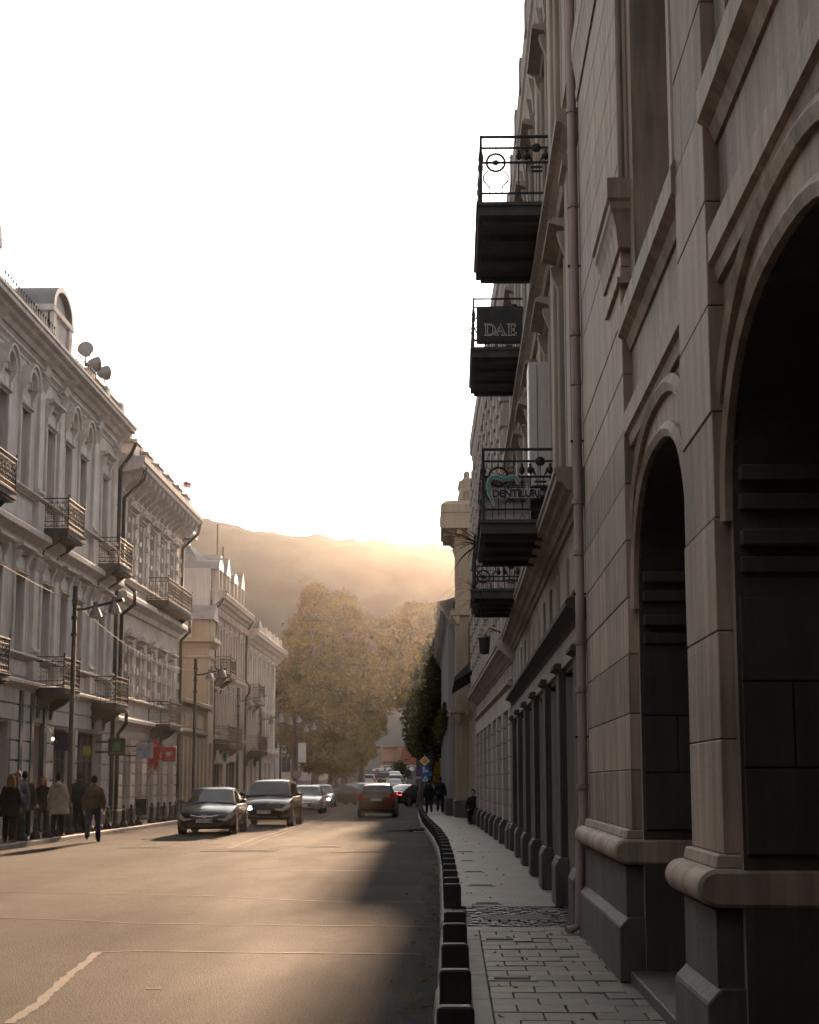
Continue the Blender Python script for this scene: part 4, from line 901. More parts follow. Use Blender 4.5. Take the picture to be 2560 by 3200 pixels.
for a, b in ((55.9, 61.7),):
    o = part('parapet', MB().box(a - Y0, b - Y0, -.2, .25, 15.05, 15.7), 'stucco_grey', B1, bevel=.02)
    for y in (56.1, 58.8, 61.5): part('parapet_pier', MB().box(y - Y0 - .26, y - Y0 + .26, -.32, .32, 15.05, 15.85), 'stucco_trim', o, bevel=.03)
    part('coping', MB().box(a - Y0 - .05, b - Y0 + .05, -.27, .32, 15.7, 15.78), 'zinc', o)
crest = MB()
def cresting(u0, u1, z):
    k = int((u1 - u0) / .28)
    for i in range(k):
        x = u0 + (i + .5) * (u1 - u0) / k; crest.tube([(x, -.5, z), (x, -.5, z + .46)], .013, 4); scroll_at(crest, x, z + .2, .1, 1); scroll_at(crest, x, z + .2, .1, -1); crest.ell((x, -.5, z + .48), (.03, .03, .05), 5, 4)
    crest.box(u0, u1, -.32, -.28, z + .04, z + .07)
def scroll_at(mb, x, z, r, s):
    mb.tube([(x, -.5, z - .1), (x + s * r, -.5, z - .04), (x + s * r, -.5, z + .06), (x + s * r * .4, -.5, z + .08)], .012, 4)
cresting(43.8 - Y0, 49.8 - Y0, 15.05); cresting(52.6 - Y0, 55.8 - Y0, 15.05); part('roof_cresting', crest, 'iron', B1)
part('roof', MB().prism([(.4, 14.4), (.4, 15.0), (4.5, 16.2), (9.5, 15.2), (9.5, 14.4)], 'x', .2, L - .1), 'roof_tin', B1)
for (a, b, z, m) in ((41.7, 44.3, 9.35, 'iron_brown'), (50.5, 52.8, 9.35, 'iron_brown'), (58.5, 60.9, 9.3, 'iron_brown'), (41.7, 44.3, 4.45, 'iron'), (50.6, 52.8, 4.45, 'iron'), (58.5, 60.8, 4.35, 'iron')):
    balcony(B1, a - Y0, b - Y0, z, .95, m)
# ground floor
for a, b in GR:
    n = 3 if b - a > 2.5 else 1
    window(B1, (a + b) / 2 - Y0, .3, b - a, 3.05, .25, (n, 1), 'shop_green', 'shopglass', 'shop_window' if n == 3 else 'door')
    part('shop_frame', MB().box(a - Y0 - .02, b - Y0 + .02, .1, .3, .13, .3), 'shop_green', B1)
for u0, u1 in ((43.5, 44.4), (47.9, 48.9), (49.2, 50.2), (51.8, 53.1), (56.1, 56.5), (60.4, 61.2), (61.25, 62.0)):
    blocks(B1, (u0 + u1) / 2 - Y0, .55, 3.4, u1 - u0 - .04, .56, .09, 'stucco_grey', .05); part('pier_foot', MB().box(u0 - Y0, u1 - Y0, -.16, .02, SW, .55), 'stone_base', B1, bevel=.02)
for u0, u1 in ((40.2, 44), (44, 48.2), (48.2, 51.9), (51.9, 55.2), (55.2, 58.6), (58.6, 62.0)): part('stone_block', MB().box(u0 - Y0 + .02, u1 - Y0 - .02, -.07, .02, 3.42, 3.86), 'stucco_grey', B1, bevel=.015); part('stone_block', MB().box(u0 - Y0 + .02, u1 - Y0 - .02, -.07, .02, 3.9, 4.33), 'stucco_grey', B1, bevel=.015)
for u in (50.2, 51.8, 48.9): part('green_pilaster', MB().box(u - Y0 - .16, u - Y0 + .16, -.14, .02, .2, 4.3), 'shop_green', B1, bevel=.01)
downpipe(B1, [(61.9 - Y0, -.75, 14.4), (61.9 - Y0, -.6, 14.0), (61.9 - Y0, -.18, 13.4), (61.9 - Y0, -.16, .2)], .075, 'pipe_dark', [(61.9 - Y0, -.16, z) for z in (3, 6, 9.6, 12)])
# ---- B2: cream house with bracketed eaves and quoins
B2 = left_house('quoined_house', 'cream stucco house with heavy bracketed eaves and blocky quoins around every window', 62.2); Y0 = 62.2; L2_ = 76.9 - Y0
WY = [64.9, 67.4, 69.9, 72.4, 74.9]; holes = []
for y in WY: holes += [(y - Y0 - .48, y - Y0 + .48, 9.55, 12.05), (y - Y0 - .48, y - Y0 + .48, 4.9, 7.0), (y - Y0 - .62, y - Y0 + .62, .25, 3.1)]
part('wall', wallmesh(L2_, 0, 13.3, holes, .3, 10), 'stucco_cream', B2)
g_orn = MB(); g_orn.prism(string_prof(0, .16, .3), 'x', -.85, .85); g_orn.ell((0, -.18, .26), (.2, .12, .2), 8, 6)
for s in (-1, 1): g_orn.tube([(s * .15, -.16, .22), (s * .35, -.18, .34), (s * .55, -.16, .24), (s * .62, -.14, .16)], [.06, .07, .06, .04], 6)
g_orn = g_orn.mesh('crest_hood', 'stucco_trim', smooth=40)
for y in WY:
    for z0, hh in ((9.55, 2.5), (4.9, 2.1)):
        w_ = window(B2, y - Y0, z0, .96, hh, .2); link('crest_hood', g_orn, w_, (0, -.2, hh + .16)); link('sill', g_sill, w_, (0, -.2, 0)); link('lintel', g_lint, w_, (0, -.2, hh))
    window(B2, y - Y0, .25, 1.24, 2.85, .22, (1, 1), 'shop_green', 'shopglass', 'door')
for i in range(len(WY) + 1):
    y = (WY[0] - 1.25) + i * 2.5
    for z0, z1 in ((9.55, 12.1), (4.9, 7.1)):
        part('pilaster', MB().box(-.36, .36, -.07, .02, z0 - .1, z1 + .5), 'stucco_cream', B2, (y - Y0, 0, 0)); blocks(B2, y - Y0 - .38, z0, z1, .26, .7, .17, 'stucco_trim', .44, 'quoin_block'); blocks(B2, y - Y0 + .38, z0, z1, .26, .7, .17, 'stucco_trim', .44, 'quoin_block')
    blocks(B2, y - Y0, .6, 3.3, .92, .46, .14, 'stucco_cream', .05); part('pier_foot', MB().box(-.5, .5, -.2, .02, SW, .6), 'stone_base', B2, (y - Y0, 0, 0), bevel=.02)
part('ground_band', MB().box(0, L2_, -.06, .02, 3.35, 3.65), 'stucco_cream', B2)
for z0, z1, p in ((3.65, 4.1, .34), (4.7, 4.88, .2), (8.2, 8.8, .5), (9.3, 9.5, .24), (12.55, 12.72, .2)): part('string_course', course(string_prof(z0, z1, p), 0, L2_), 'stucco_trim', B2)
part('eaves', MB().prism([(.1, 13.3), (-.2, 13.3), (-1.0, 13.5), (-1.0, 13.66), (-1.08, 13.7), (-1.08, 13.9), (.1, 14.05)], 'x', -.15, L2_ + .15), 'stucco_trim', B2)
g_br = MB().prism([(0, 12.45), (-.14, 12.5), (-.2, 12.85), (-.5, 13.08), (-.85, 13.22), (-.9, 13.48), (0, 13.32)], 'x', -.13, .13).mesh('eaves_bracket', 'stucco_trim', bevel=.015)
for i in range(15): link('eaves_bracket', g_br, B2, (.5 + i * (L2_ - 1) / 14, 0, 0))
for i in range(6):
    u = 1.0 + i * 2.5; o = part('parapet_block', MB().box(u - .5, u + .5, -.55, .3, 14.0, 14.6), 'stucco_trim', B2, bevel=.02); part('coping', MB().box(u - .62, u + .62, -.66, .4, 14.6, 14.72), 'zinc', o); part('finial_block', MB().box(u - .28, u + .28, -.3, .2, 14.72, 15.1), 'stucco_trim', o, bevel=.02)
part('roof', MB().prism([(-.3, 13.95), (-.3, 14.05), (5, 15.3), (9.8, 14.2), (9.8, 13.95)], 'x', 0, L2_), 'roof_tin', B2)
balcony(B2, 68.8 - Y0, 75.2 - Y0, 9.1, .95, 'iron_brown'); balcony(B2, 69.9 - Y0, 72.8 - Y0, 4.0, .95, 'iron')
downpipe(B2, [(.5, -1.0, 13.6), (.5, -.9, 13.1), (.5, -.2, 12.4), (.5, -.2, 9.2), (.5, -.7, 8.8), (.5, -.7, 8.3), (.5, -.22, 7.9), (.5, -.22, 4.5), (.5, -.5, 4.2), (.5, -.5, 3.8), (.5, -.2, 3.4), (.5, -.2, .2)], .075, 'pipe_dark')
downpipe(B2, [(L2_ - .2, -1.0, 13.6), (L2_ - .2, -.9, 13.1), (L2_ - .2, -.2, 12.4), (L2_ - .2, -.2, 9.4), (L2_ - .2, -.6, 9.0), (L2_ - .2, -.6, 8.5), (L2_ - .2, -.2, 8.1), (L2_ - .2, -.2, .2)], .075, 'pipe_dark')
# ---- B3 low wing
B3 = left_house('low_wing', 'single storey beige wing with tall narrow pilasters and a long cornice', 77.0); Y0 = 77.0; L3_ = 85.6 - Y0
holes = [(.5 + i * 1.28, 1.1 + i * 1.28, .9, 3.4) for i in range(6)]
part('wall', wallmesh(L3_, 0, 5.1, holes, .3, 8), 'stucco_beige', B3)
for i in range(6): window(B3, .8 + i * 1.28, .9, .6, 2.5, .2, (0, 1))
for i in range(7): part('pilaster', MB().box(-.2, .2, -.16, .02, .6, 3.8), 'stucco_beige', B3, (.16 + i * 1.28, 0, 0), bevel=.012)
part('entablature', course(cornice_prof(3.8, 4.1, .3), 0, L3_), 'stucco_beige', B3); part('cornice', course(cornice_prof(5.0, 5.5, .45), 0, L3_), 'stucco_beige', B3); part('plinth', MB().box(0, L3_, -.14, .02, SW, .6), 'stone_base', B3, bevel=.02)
for i in range(4): part('frieze_panel', MB().box(.3 + i * 1.95, 1.9 + i * 1.95, -.07, .02, 4.25, 4.9), 'stucco_beige', B3, bevel=.02)
# ---- B4 beige gatehouse
B4 = left_house('beige_gatehouse', 'plain beige two storey gatehouse with moulded cornice and small zinc gabled block', 85.7, -12.6); Y0 = 85.7; L4 = 2.0
part('wall', wallmesh(L4, 0, 8.55, [(.5, 1.5, 1.0, 3.6), (.5, 1.5, 5.2, 7.6)], .3, 9), 'stucco_beige', B4); window(B4, 1.0, 1.0, 1.0, 2.6, .2); window(B4, 1.0, 5.2, 1.0, 2.4, .2)
def ring_cornice(z0, z1, p, L, D=9):
    mb = MB(); prof = [(0, z0), (p * .2, z0), (p * .5, z0 + (z1 - z0) * .4), (p, z0 + (z1 - z0) * .6), (p, z1), (0, z1 + .02)]
    lv = [[(-q, D, z), (-q, -q, z), (L + q, -q, z), (L + q, D, z)] for q, z in prof]
    for a, b in zip(lv, lv[1:]):
        for k in range(3): mb.quad(a[k], a[k + 1], b[k + 1], b[k])
    return mb
part('cornice', ring_cornice(8.5, 9.0, .3, L4), 'stucco_beige', B4); part('belt', ring_cornice(7.9, 8.05, .1, L4), 'stucco_beige', B4)
part('parapet_block', MB().box(.1, 1.9, -.05, .95, 9.0, 9.95), 'stucco_beige', B4, bevel=.02); part('zinc_gable', MB().prism([(-.1, 9.95), (2.1, 9.95), (1.0, 10.8)], 'y', -.2, 1.1), 'zinc', B4)
fin = MB().lathe([(.22, 0), (.12, .12), (.1, .6), (.2, .7), (.22, .8), (.1, .9), (.17, 1.0), (.18, 1.1), (.07, 1.2), (.12, 1.3), (.03, 1.4), (.02, 2.6), (.004, 2.7)], 10, (1.0, 2.4, 9.05)); part('finial', fin, 'stucco_white', B4, smooth=40)
# ---- B5 rose house with dormers and big dome
B5 = left_house('dormer_house', 'rose house with a row of curved dormers, corner dome and downpipes at both ends', 87.8); Y0 = 87.8; L5_ = 101.6 - Y0
WY = [89.2 + i * 2.2 for i in range(6)]; holes = []
for y in WY: holes += [(y - Y0 - .42, y - Y0 + .42, 7.7, 9.9), (y - Y0 - .42, y - Y0 + .42, 4.4, 6.5)]
holes += [(.8, 5.2, .3, 2.6), (6.6, 11.6, .3, 2.8)]
part('wall', wallmesh(L5_, 0, 11.2, holes, .3, 9), 'stucco_rose', B5)
for y in WY:
    for z0, hh in ((7.7, 2.2), (4.4, 2.1)):
        w_ = window(B5, y - Y0, z0, .84, hh, .2); link('lintel', g_lint, w_, (0, -.2, hh + .06)); link('sill', g_sill, w_, (0, -.2, 0))
window(B5, 3.0, .3, 4.4, 2.3, .2, (3, 0), 'shop_green', 'shopglass', 'shop_window'); window(B5, 9.1, .3, 5.0, 2.5, .2, (3, 0), 'shop_green', 'shopglass', 'shop_window')
for i in range(7): part('pilaster', MB().box(-.2, .2, -.1, .02, 4.2, 10.6), 'stucco_rose', B5, (.3 + i * 2.2, 0, 0), bevel=.012)
for z0, z1, p in ((3.6, 4.1, .3), (7.0, 7.5, .3)): part('string_course', course(string_prof(z0, z1, p), 0, L5_), 'stucco_rose', B5)
for i in range(26): part('dentil', MB().box(-.14, .14, -.28, .02, 10.45, 10.8), 'stucco_rose', B5, (.25 + i * .53, 0, 0))
part('main_cornice', course(cornice_prof(10.8, 11.7, .7), 0, L5_), 'stucco_rose', B5)
part('side_wall', MB().box(-.06, .12, .1, 9, 11.2, 12.9), 'stucco_white', B5); part('side_wall_lower', MB().box(-.05, -.02, .1, 9, 5, 11.6), 'stucco_white', B5)
part('mansard', MB().prism([(.3, 11.2), (.9, 12.8), (8.5, 12.8), (8.5, 11.2)], 'x', .13, L5_ - .05), 'zinc', B5)
for i, (u, kind) in enumerate(((1.2, 1), (4.2, 0), (7.4, 1), (10.6, 0))):
    d = part('dormer', MB().box(u - .7, u + .7, -.15, 1.6, 11.65, 12.95), 'stucco_cream', B5, bevel=.02)
    if kind: part('dormer_roof', MB().arch(u, 12.9, .02, .95, -.3, 1.7, 0, 180, 10, .62), 'zinc', d, smooth=40)
    else: part('dormer_roof', MB().prism([(u - .95, 12.95), (u + .95, 12.95), (u, 14.0)], 'y', -.3, 1.7), 'zinc', d)
    part('dormer_window', MB().box(u - .4, u + .4, -.19, -.15, 11.85, 12.8), 'glass', d); part('dormer_post', MB().box(u - .75, u - .5, -.28, -.15, 11.65, 12.95), 'stucco_cream', d); part('dormer_post', MB().box(u + .5, u + .75, -.28, -.15, 11.65, 12.95), 'stucco_cream', d)
dome = part('dome', MB().lathe([(1.65, 12.90), (1.65, 12.99), (1.6, 13.02), (1.5, 13.36), (1.25, 13.77), (.85, 14.11), (.62, 14.29), (.5, 14.42)], 8, (1.9, 2.0, 0)), 'zinc', B5)
part('dome_rim', MB().lathe([(1.68, 12.87), (1.75, 12.88), (1.75, 12.98), (1.68, 12.99)], 8, (1.9, 2.0, 0)), 'pipe_dark', dome); part('lantern', MB().lathe([(.5, 14.39), (.45, 14.48), (.45, 14.64), (.85, 14.70), (.85, 14.85), (.75, 14.95), (.7, 15.16), (.78, 15.19), (.5, 15.41), (.1, 15.72), (.02, 16.09)], 10, (1.9, 2.0, 0)), 'zinc', dome, smooth=30)
for k in range(8): a = math.pi / 4 * k + math.pi / 8; part('lantern_ball', MB().ell((1.9 + .8 * math.cos(a), 2 + .8 * math.sin(a), 14.90), (.12, .12, .12), 8, 6), 'stucco_white', dome, smooth=60)
balcony(B5, 1.2, 3.6, 7.3, .9, 'iron_brown'); balcony(B5, 1.0, 6.5, 3.6, .9, 'iron_brown')
sb = part('shop_sign_board', MB().box(1.0, 5.2, -.35, -.22, 2.65, 3.3), 'off_white', B5, bevel=.01)
for u in (2.6, 3.8): part('sign_square', MB().box(u - .3, u + .3, -.37, -.35, 2.78, 3.16), 'sign_green', sb); 
part('sign_cross', MB().box(3.13, 3.27, -.45, -.36, 2.7, 3.2).box(2.98, 3.42, -.46, -.37, 2.88, 3.04), 'sign_green', sb)
for u in (.25, L5_ - .1): downpipe(B5, [(u, -.7, 11.7), (u, -.5, 11.2), (u, -.16, 10.7), (u, -.16, 7.7), (u, -.4, 7.4), (u, -.4, 7.0), (u, -.16, 6.7), (u, -.16, .2)], .08, 'pipe_dark')
# ---- B6 far house, and pavilion roofs behind
B6 = left_house('far_corner_house', 'pale brown corner house with long cornice and a little round dome beside the trees', 101.7); Y0 = 101.7; L6 = 120 - Y0; holes = []
WY = [103.5 + i * 2.6 for i in range(6)]
for y in WY: holes += [(y - Y0 - .5, y - Y0 + .5, 7.0, 9.4), (y - Y0 - .5, y - Y0 + .5, 4.0, 6.0), (y - Y0 - .6, y - Y0 + .6, .4, 2.9)]
part('wall', wallmesh(L6, 0, 10.2, holes, .3, 9), 'stucco_rose', B6)
for y in WY:
    for z0, hh in ((7.0, 2.4), (4.0, 2.0)):
        w_ = window(B6, y - Y0, z0, 1.0, hh, .2); link('crest_hood', g_orn, w_, (0, -.2, hh + .1)); link('architrave', g_arch, w_, (0, -.2, -.1))
    window(B6, y - Y0, .4, 1.2, 2.5, .2, (1, 0), 'wood_dark', 'shopglass', 'door')
for i in range(7): part('pilaster', MB().box(-.28, .28, -.16, .02, 3.8, 9.8), 'stucco_cream', B6, (.4 + i * 2.6, 0, 0), bevel=.012)
part('main_cornice', course(cornice_prof(9.9, 10.95, .9), 0, L6 + .2), 'stucco_cream', B6); part('string_course', course(cornice_prof(3.2, 3.8, .4), 0, L6 + .2), 'stucco_cream', B6); part('roof', MB().prism([(.1, 10.5), (2.5, 12.2), (8.8, 12.2), (8.8, 10.5)], 'x', 0, L6), 'zinc', B6)
balcony(B6, .9, 4.2, 6.6, .85, 'iron_brown'); balcony(B6, 1.2, 6.0, 3.5, .85, 'iron_brown')
pv_ = part('roof_pavilion', MB().box(1.0, 5.0, 2.2, 5.2, 11.5, 14.6), 'stucco_rose', B6); part('pavilion_roof', MB().prism([(2.0, 14.6), (5.4, 14.6), (3.7, 16.0)], 'x', .7, 5.3), 'zinc', pv_); part('pavilion_gable', MB().prism([(.8, 14.6), (5.2, 14.6), (3.0, 15.9)], 'y', 1.9, 4), 'zinc', pv_)
part('pavilion_spike', MB().tube([(3.0, 2.2, 15.9), (3.0, 2.2, 17.9)], .04, 5), 'iron', pv_); part('roof_mast', MB().tube([(5.6, 2.2, 11.5), (5.6, 2.2, 16.8)], .05, 5), 'iron', B6)
part('small_dome', MB().lathe([(1.6, 12.4), (1.55, 12.7), (1.6, 13.2), (1.3, 14.0), (.7, 14.6), (.15, 14.9), (.05, 15.8), (.01, 16.2)], 14, (L6 - 2.0, 3.2, -1.0)), 'zinc', B6, smooth=40)
for i in range(5): part('parapet_pier', MB().box(-.25, .25, -.6, 0, 10.95, 11.6), 'stucco_cream', B6, (7 + i * 2.4, 0, 0), bevel=.03)
for i in range(3): part('satellite_dish', MB().lathe([(.05, -.1), (.3, -.02), (.42, .06), (.4, .07)], 12, (0, 0, 0)), 'white', B6, (6.2 + i * .7, -.3, 11.6 - i * .2), (R(70), R(20), 0), smooth=50)

# ---- unseen houses added along the row to shade the near right side
for i, (a, b, h, m, lab) in enumerate(((-48, -26, 15.5, 'stucco_cream', 'unseen plain cream terrace house added for shade farthest back behind the viewer'), (-25.9, -4, 17, 'stucco_rose', 'unseen plain rose terrace house added for shade opposite the start of the arcade'), (-3.9, 18, 10.2, 'stucco_cream', 'unseen plain cream terrace house added for shade opposite the arcade building'), (18.1, 39.9, 11.2, 'stucco_grey', 'unseen plain grey terrace house added for shade before the ornate grey palace'))):
    t = left_house('added_terrace_house', lab, a); Lh = b - a; hs = []
    for k in range(int(Lh / 2.7)):
        for z, hh in ((.4, 2.7), (5.4, 2.6), (10.2, 2.6)):
            if z + hh < h - 1: hs.append((.9 + k * 2.7, 2.0 + k * 2.7, z, z + hh))
    part('wall', wallmesh(Lh, 0, h, hs, .3, 9), m, t)
    for q in hs: window(t, (q[0] + q[1]) / 2, q[2], q[1] - q[0], q[3] - q[2], .2)
    part('main_cornice', course(cornice_prof(h - .9, h, .6), 0, Lh), m, t); part('string_course', course(string_prof(4.3, 4.7, .25), 0, Lh), m, t); part('string_course', course(string_prof(9.2, 9.6, .25), 0, Lh), m, t)

t = thing('added_closing_house', 'unseen plain brown house added for shade, closing the street far behind the viewer', 'building', (14, -54, 0), math.pi); hs = [(1.2 + k * 3, 2.4 + k * 3, z, z + 2.4) for k in range(9) for z in (.6, 5.2, 9.8, 14)]  # unseen house added to cut the sky light from behind
part('wall', wallmesh(30, 0, 19, hs, .3, 9), 'stucco_brown', t)
for q in hs: window(t, (q[0] + q[1]) / 2, q[2], q[1] - q[0], q[3] - q[2], .2)
part('main_cornice', course(cornice_prof(18.2, 19, .6), 0, 30), 'stucco_brown', t)
# ================================================================== STREET FURNITURE
# low black kerb blocks on the right pavement
kb = MB().prism([(-.105, 0), (.105, 0), (.105, .275), (.09, .295), (-.09, .295), (-.105, .275)], 'y', -.06, .06).mesh('kerb_bollard', 'bollard', bevel=.012)
KBY = [7.9, 9.55, 11.38, 13.15, 15.0, 16.35, 20.7, 22.1, 23.9, 25.7] + [27.6 + 1.85 * k for k in range(40)]
for i, Y in enumerate(KBY):
    if Y > 100: break
    lab = 'low black rounded bollard on the right kerb edge between road and pavement'
    o = single('kerb_bollard', kb, None, lab, 'bollard', (kr(Y) + .135, Y, SW), rk.uniform(-.05, .05), 'low bollards along the right kerb')
# ornate posts on the left kerb
lbm = MB().lathe([(.15, 0), (.15, .1), (.11, .16), (.075, .2), (.06, .26), (.085, .29), (.06, .33), (.05, .52), (.075, .55), (.05, .58), (.045, .62), (.02, .64)], 10).mesh('post', 'bollard', smooth=40)
lbb = MB().ell((0, 0, .69), (.055, .055, .06), 10, 8).mesh('ball', 'bollard', smooth=60)
for k in range(20):
    Y = 43.7 + 1.34 * k
    if k in (13,): continue
    t = thing('kerb_post', 'black turned metal post with ball top on the left kerb', 'bollard', (LK - .2, Y, SW), 0, 'ball topped posts along the left kerb'); link('post', lbm, t); link('ball', lbb, t)

# street lamps
def lamp(Y, h, label):
    t = thing('street_lamp', label, 'street lamp', (LK - .3, Y, SW), 0, 'double bell street lamps on the left pavement')
    part('pole', MB().tube([(0, 0, 0), (0, 0, .8), (0, 0, .82), (0, 0, h)], [.11, .1, .075, .065], 12), 'pole_green', t, smooth=40)
    part('pole_cap', MB().lathe([(.08, h), (.075, h + .6), (.03, h + .62)], 8), 'pole_green', t)
    a = part('arm', MB().tube([(0, 0, h - .1), (.3, 0, h - .08), (.7, 0, h + .02), (1.45, 0, h + .2)], [.04, .035, .04, .05], 8), 'pole_green', t, smooth=40)
    for q in (h - .4, h - .9, h + .1): part('band', MB().lathe([(.1, 0), (.1, .1)], 10, (0, 0, q)), 'pole_green', t)
    for x, zz in ((.62, h - .03), (1.18, h + .1)):
        b = part('lamp_head', MB().lathe([(.07, .16), (.07, .0), (.1, -.04), (.14, -.12), (.19, -.25), (.2, -.28)], 14, (x, 0, zz)), 'steel', t, smooth=35); part('lens', MB().lathe([(.18, -.27), (.14, -.32), (.06, -.35)], 12, (x, 0, zz)), 'globe', b, smooth=50)
    return t
LP = [(49.3, 6.7), (72.9, 6.25), (87.7, 5.8), (98.0, 5.2), (109.5, 5.6), (121.5, 5.5)]
LL = ['dark green double headed street lamp rising above the waiting group of people', 'double headed street lamp in front of the beige gatehouse and low wing', 'double headed street lamp before the rose dormer house balcony', 'double headed street lamp at the far house cornice', 'double headed street lamp at the end of the left houses', 'double headed street lamp with a white box against the trees']
lamps = [lamp(Y, h, l) for (Y, h), l in zip(LP, LL)]
part('control_box', MB().box(.06, .6, -.1, .1, 2.9, 4.3), 'white', lamps[5], bevel=.02)
def wire(label, a, b, sag, r=.009, m='wire'):
    a, b = Vector(a), Vector(b); pts = []
    for i in range(25): t = i / 24; p = a.lerp(b, t); p.z -= sag * 4 * t * (1 - t); pts.append(p - a)
    return single('overhead_wire', MB().tube(pts, r, 5), m, label, 'wire', a, 0, 'wires strung between lamp poles')
pt = [(LK - .3, Y, SW + h + .1) for Y, h in LP]
wire('pale cable sagging from above the left edge to the first lamp pole', (LK - .2, 26, 7.9), pt[0], .3)
for i, d in enumerate(('from the first to the second lamp pole', 'from the second to the third lamp pole', 'from the third to the fourth lamp pole', 'from the fourth to the fifth lamp pole', 'from the fifth to the sixth lamp pole')): wire('pale cable sagging ' + d, pt[i], pt[i + 1], .5 if i == 0 else .25)

# signs on the left shops (boards face the road users, standing out from the wall)
def board(name, label, Y, x0, x1, z0, z1, m, th=.1):
    t = thing(name, label, 'sign', ((x0 + x1) / 2, Y, (z0 + z1) / 2)); w, h = (x1 - x0) / 2, (z1 - z0) / 2
    part('board', MB().box(-w, w, -th / 2, th / 2, -h, h), m, t, bevel=.012); part('bracket', MB().box(-w - .45, -w, -.03, .03, h * .6 - .03, h * .6 + .03).box(-w - .45, -w, -.03, .03, -h * .6 - .03, -h * .6 + .03), 'iron', t); return t, w, h, -th / 2
# coffee sign
P0, P1 = atY(507, 2335, 67.5), atY(549, 2380, 67.5); t, w, h, y = board('coffee_sign', 'square red projecting sign with white coffee cup', 67.5, P0.x, P1.x, P1.z, P0.z, 'sign_red', .1)
cup = MB(); n = 16; pts = [(-.13, .1), (.1, .1)] + [(.1 - .03 - .2 * (1 - math.cos(a)) / 2 if False else -.015 + .115 * math.cos(a), .1 - .19 * math.sin(a)) for a in [math.pi * i / 12 for i in range(1, 12)]]
cup.prism(pts, 'y', y - .012, y - .002); cup.tube([(.1 + .055 * math.cos(a), y - .008, .05 + .05 * math.sin(a)) for a in [R(-100 + 20 * i) for i in range(11)]], .012, 5); cup.box(-.14, .12, y - .012, y - .002, -.135, -.118); part('cup_symbol', cup, 'off_white', t)
link('lettering', text_mesh('COFFEE & MEET', .058, 'off_white', .003), t, (0, y - .005, -.215), (math.pi / 2, 0, 0))
# dark sign with green square
P0, P1 = atY(340, 2308, 58.8), atY(391, 2361, 58.8); t, w, h, y = board('apple_shop_sign', 'black projecting lightbox with green square fruit and yellow script', 58.8, P0.x, P1.x, P1.z, P0.z, 'sign_black', .16)
part('fruit_symbol', MB().box(-.11, .11, y - .012, y - .002, -.1, .12), 'sign_green', t, bevel=.02); part('fruit_outline', MB().tube([(-.13, y - .01, -.12), (.13, y - .01, -.12), (.13, y - .01, .14), (-.13, y - .01, .14)], .011, 5, closed=True).tube([(.0, y - .01, .15), (.02, y - .01, .2), (.06, y - .01, .22)], .01, 5), 'sign_yellow', t)
link('lettering', text_mesh('mancohom', .115, 'sign_yellow', .003, shear=.25), t, (0, y - .006, -.2), (math.pi / 2, 0, 0))
# pale sign
P0, P1 = atY(427, 2323, 64.6), atY(477, 2371, 64.6); t, w, h, y = board('flower_sign', 'pale blue projecting sign painted with red flowers', 64.6, P0.x, P1.x, P1.z, P0.z, 'sign_pale', .08)
fl = MB(); r = random.Random(3)
for (a, b) in ((-.05, .2), (-.15, .08), (.05, .09), (.16, .15)): fl.tube([(a + .045 * math.cos(q), y - .006, b + .04 * math.sin(q)) for q in [R(40 * i) for i in range(9)]], .012, 4, closed=True)
part('flower_symbol', fl, 'sign_red', t); st = MB()
for (a, b) in ((-.05, .16), (-.15, .05), (.05, .06), (.16, .11)): st.tube([(a, y - .004, b), (a * .5, y - .004, -.05), (0, y - .004, -.16)], .008, 4)
part('stem_symbol', st, 'sign_blue', t); part('lettering', MB().tube([(-.22 + i * .022, y - .006, -.2 + .018 * math.sin(i * 2.1)) for i in range(21)], .008, 4), 'sign_red', t)
# red hanging garland
gl = thing('red_garland', 'bright red hanging tassel decoration between the flower and coffee signs', 'decoration', (atY(485, 2365, 65.8).x, 65.8, 1.9)); mb = MB(); r = random.Random(2)
ax = gl.location.x
for k in range(90):
    a = r.uniform(-1, 1); x = -.05 + .12 * math.sin(a * 3) + r.gauss(0, .05); z = 1.15 - abs(r.gauss(0, .25)); l = r.uniform(.2, .6); mb.tube([(x, r.gauss(0, .06), z), (x + r.gauss(0, .05), r.gauss(0, .06), z - l * .5), (x + r.gauss(0, .08) + .1 * a, r.gauss(0, .06), z - l)], [.02, .03, .006], 5)
for k in range(40): a = math.pi * k / 39; mb.ell((-.02 + .2 * math.cos(a), 0, 1.0 + .28 * math.sin(a)), (.06, .05, .07), 6, 4)
part('tassels', mb, 'red', gl); part('hook', MB().tube([(-.6, 0, 1.3), (0, 0, 1.3), (0, 0, 1.2)], .012, 5), 'iron', gl)
# barber pole
p = atY(72, 2310, 50.0); bp = thing('barber_pole', 'striped barber pole with white globe on the wall above the waiting group', 'barber pole', (p.x, 50.0, 2.6))
part('globe', MB().ell((0, 0, 1.05), (.13, .13, .13), 14, 10), 'globe', bp, smooth=60); part('cap', MB().lathe([(.09, .93), (.13, .88), (.13, .76), (.1, .72)], 14), 'chrome', bp, smooth=40); part('cap', MB().lathe([(.1, .16), (.13, .12), (.12, .02), (.05, -.06)], 14), 'chrome', bp, smooth=40)
for k, (m) in enumerate(('off_white', 'red', 'off_white', 'sign_blue')):
    mb = MB(); vs = []; nn = 26
    for i in range(nn + 1):
        z = .16 + .56 * i / nn
        for j in range(4): a = 2 * math.pi * (k / 4 + j / 12) + i * .22; vs.append((.09 * math.cos(a), .09 * math.sin(a), z))
    mb.add(vs, [(i * 4 + j, i * 4 + j + 1, (i + 1) * 4 + j + 1, (i + 1) * 4 + j) for i in range(nn) for j in range(3)]); part('stripe', mb, m, bp, smooth=60)
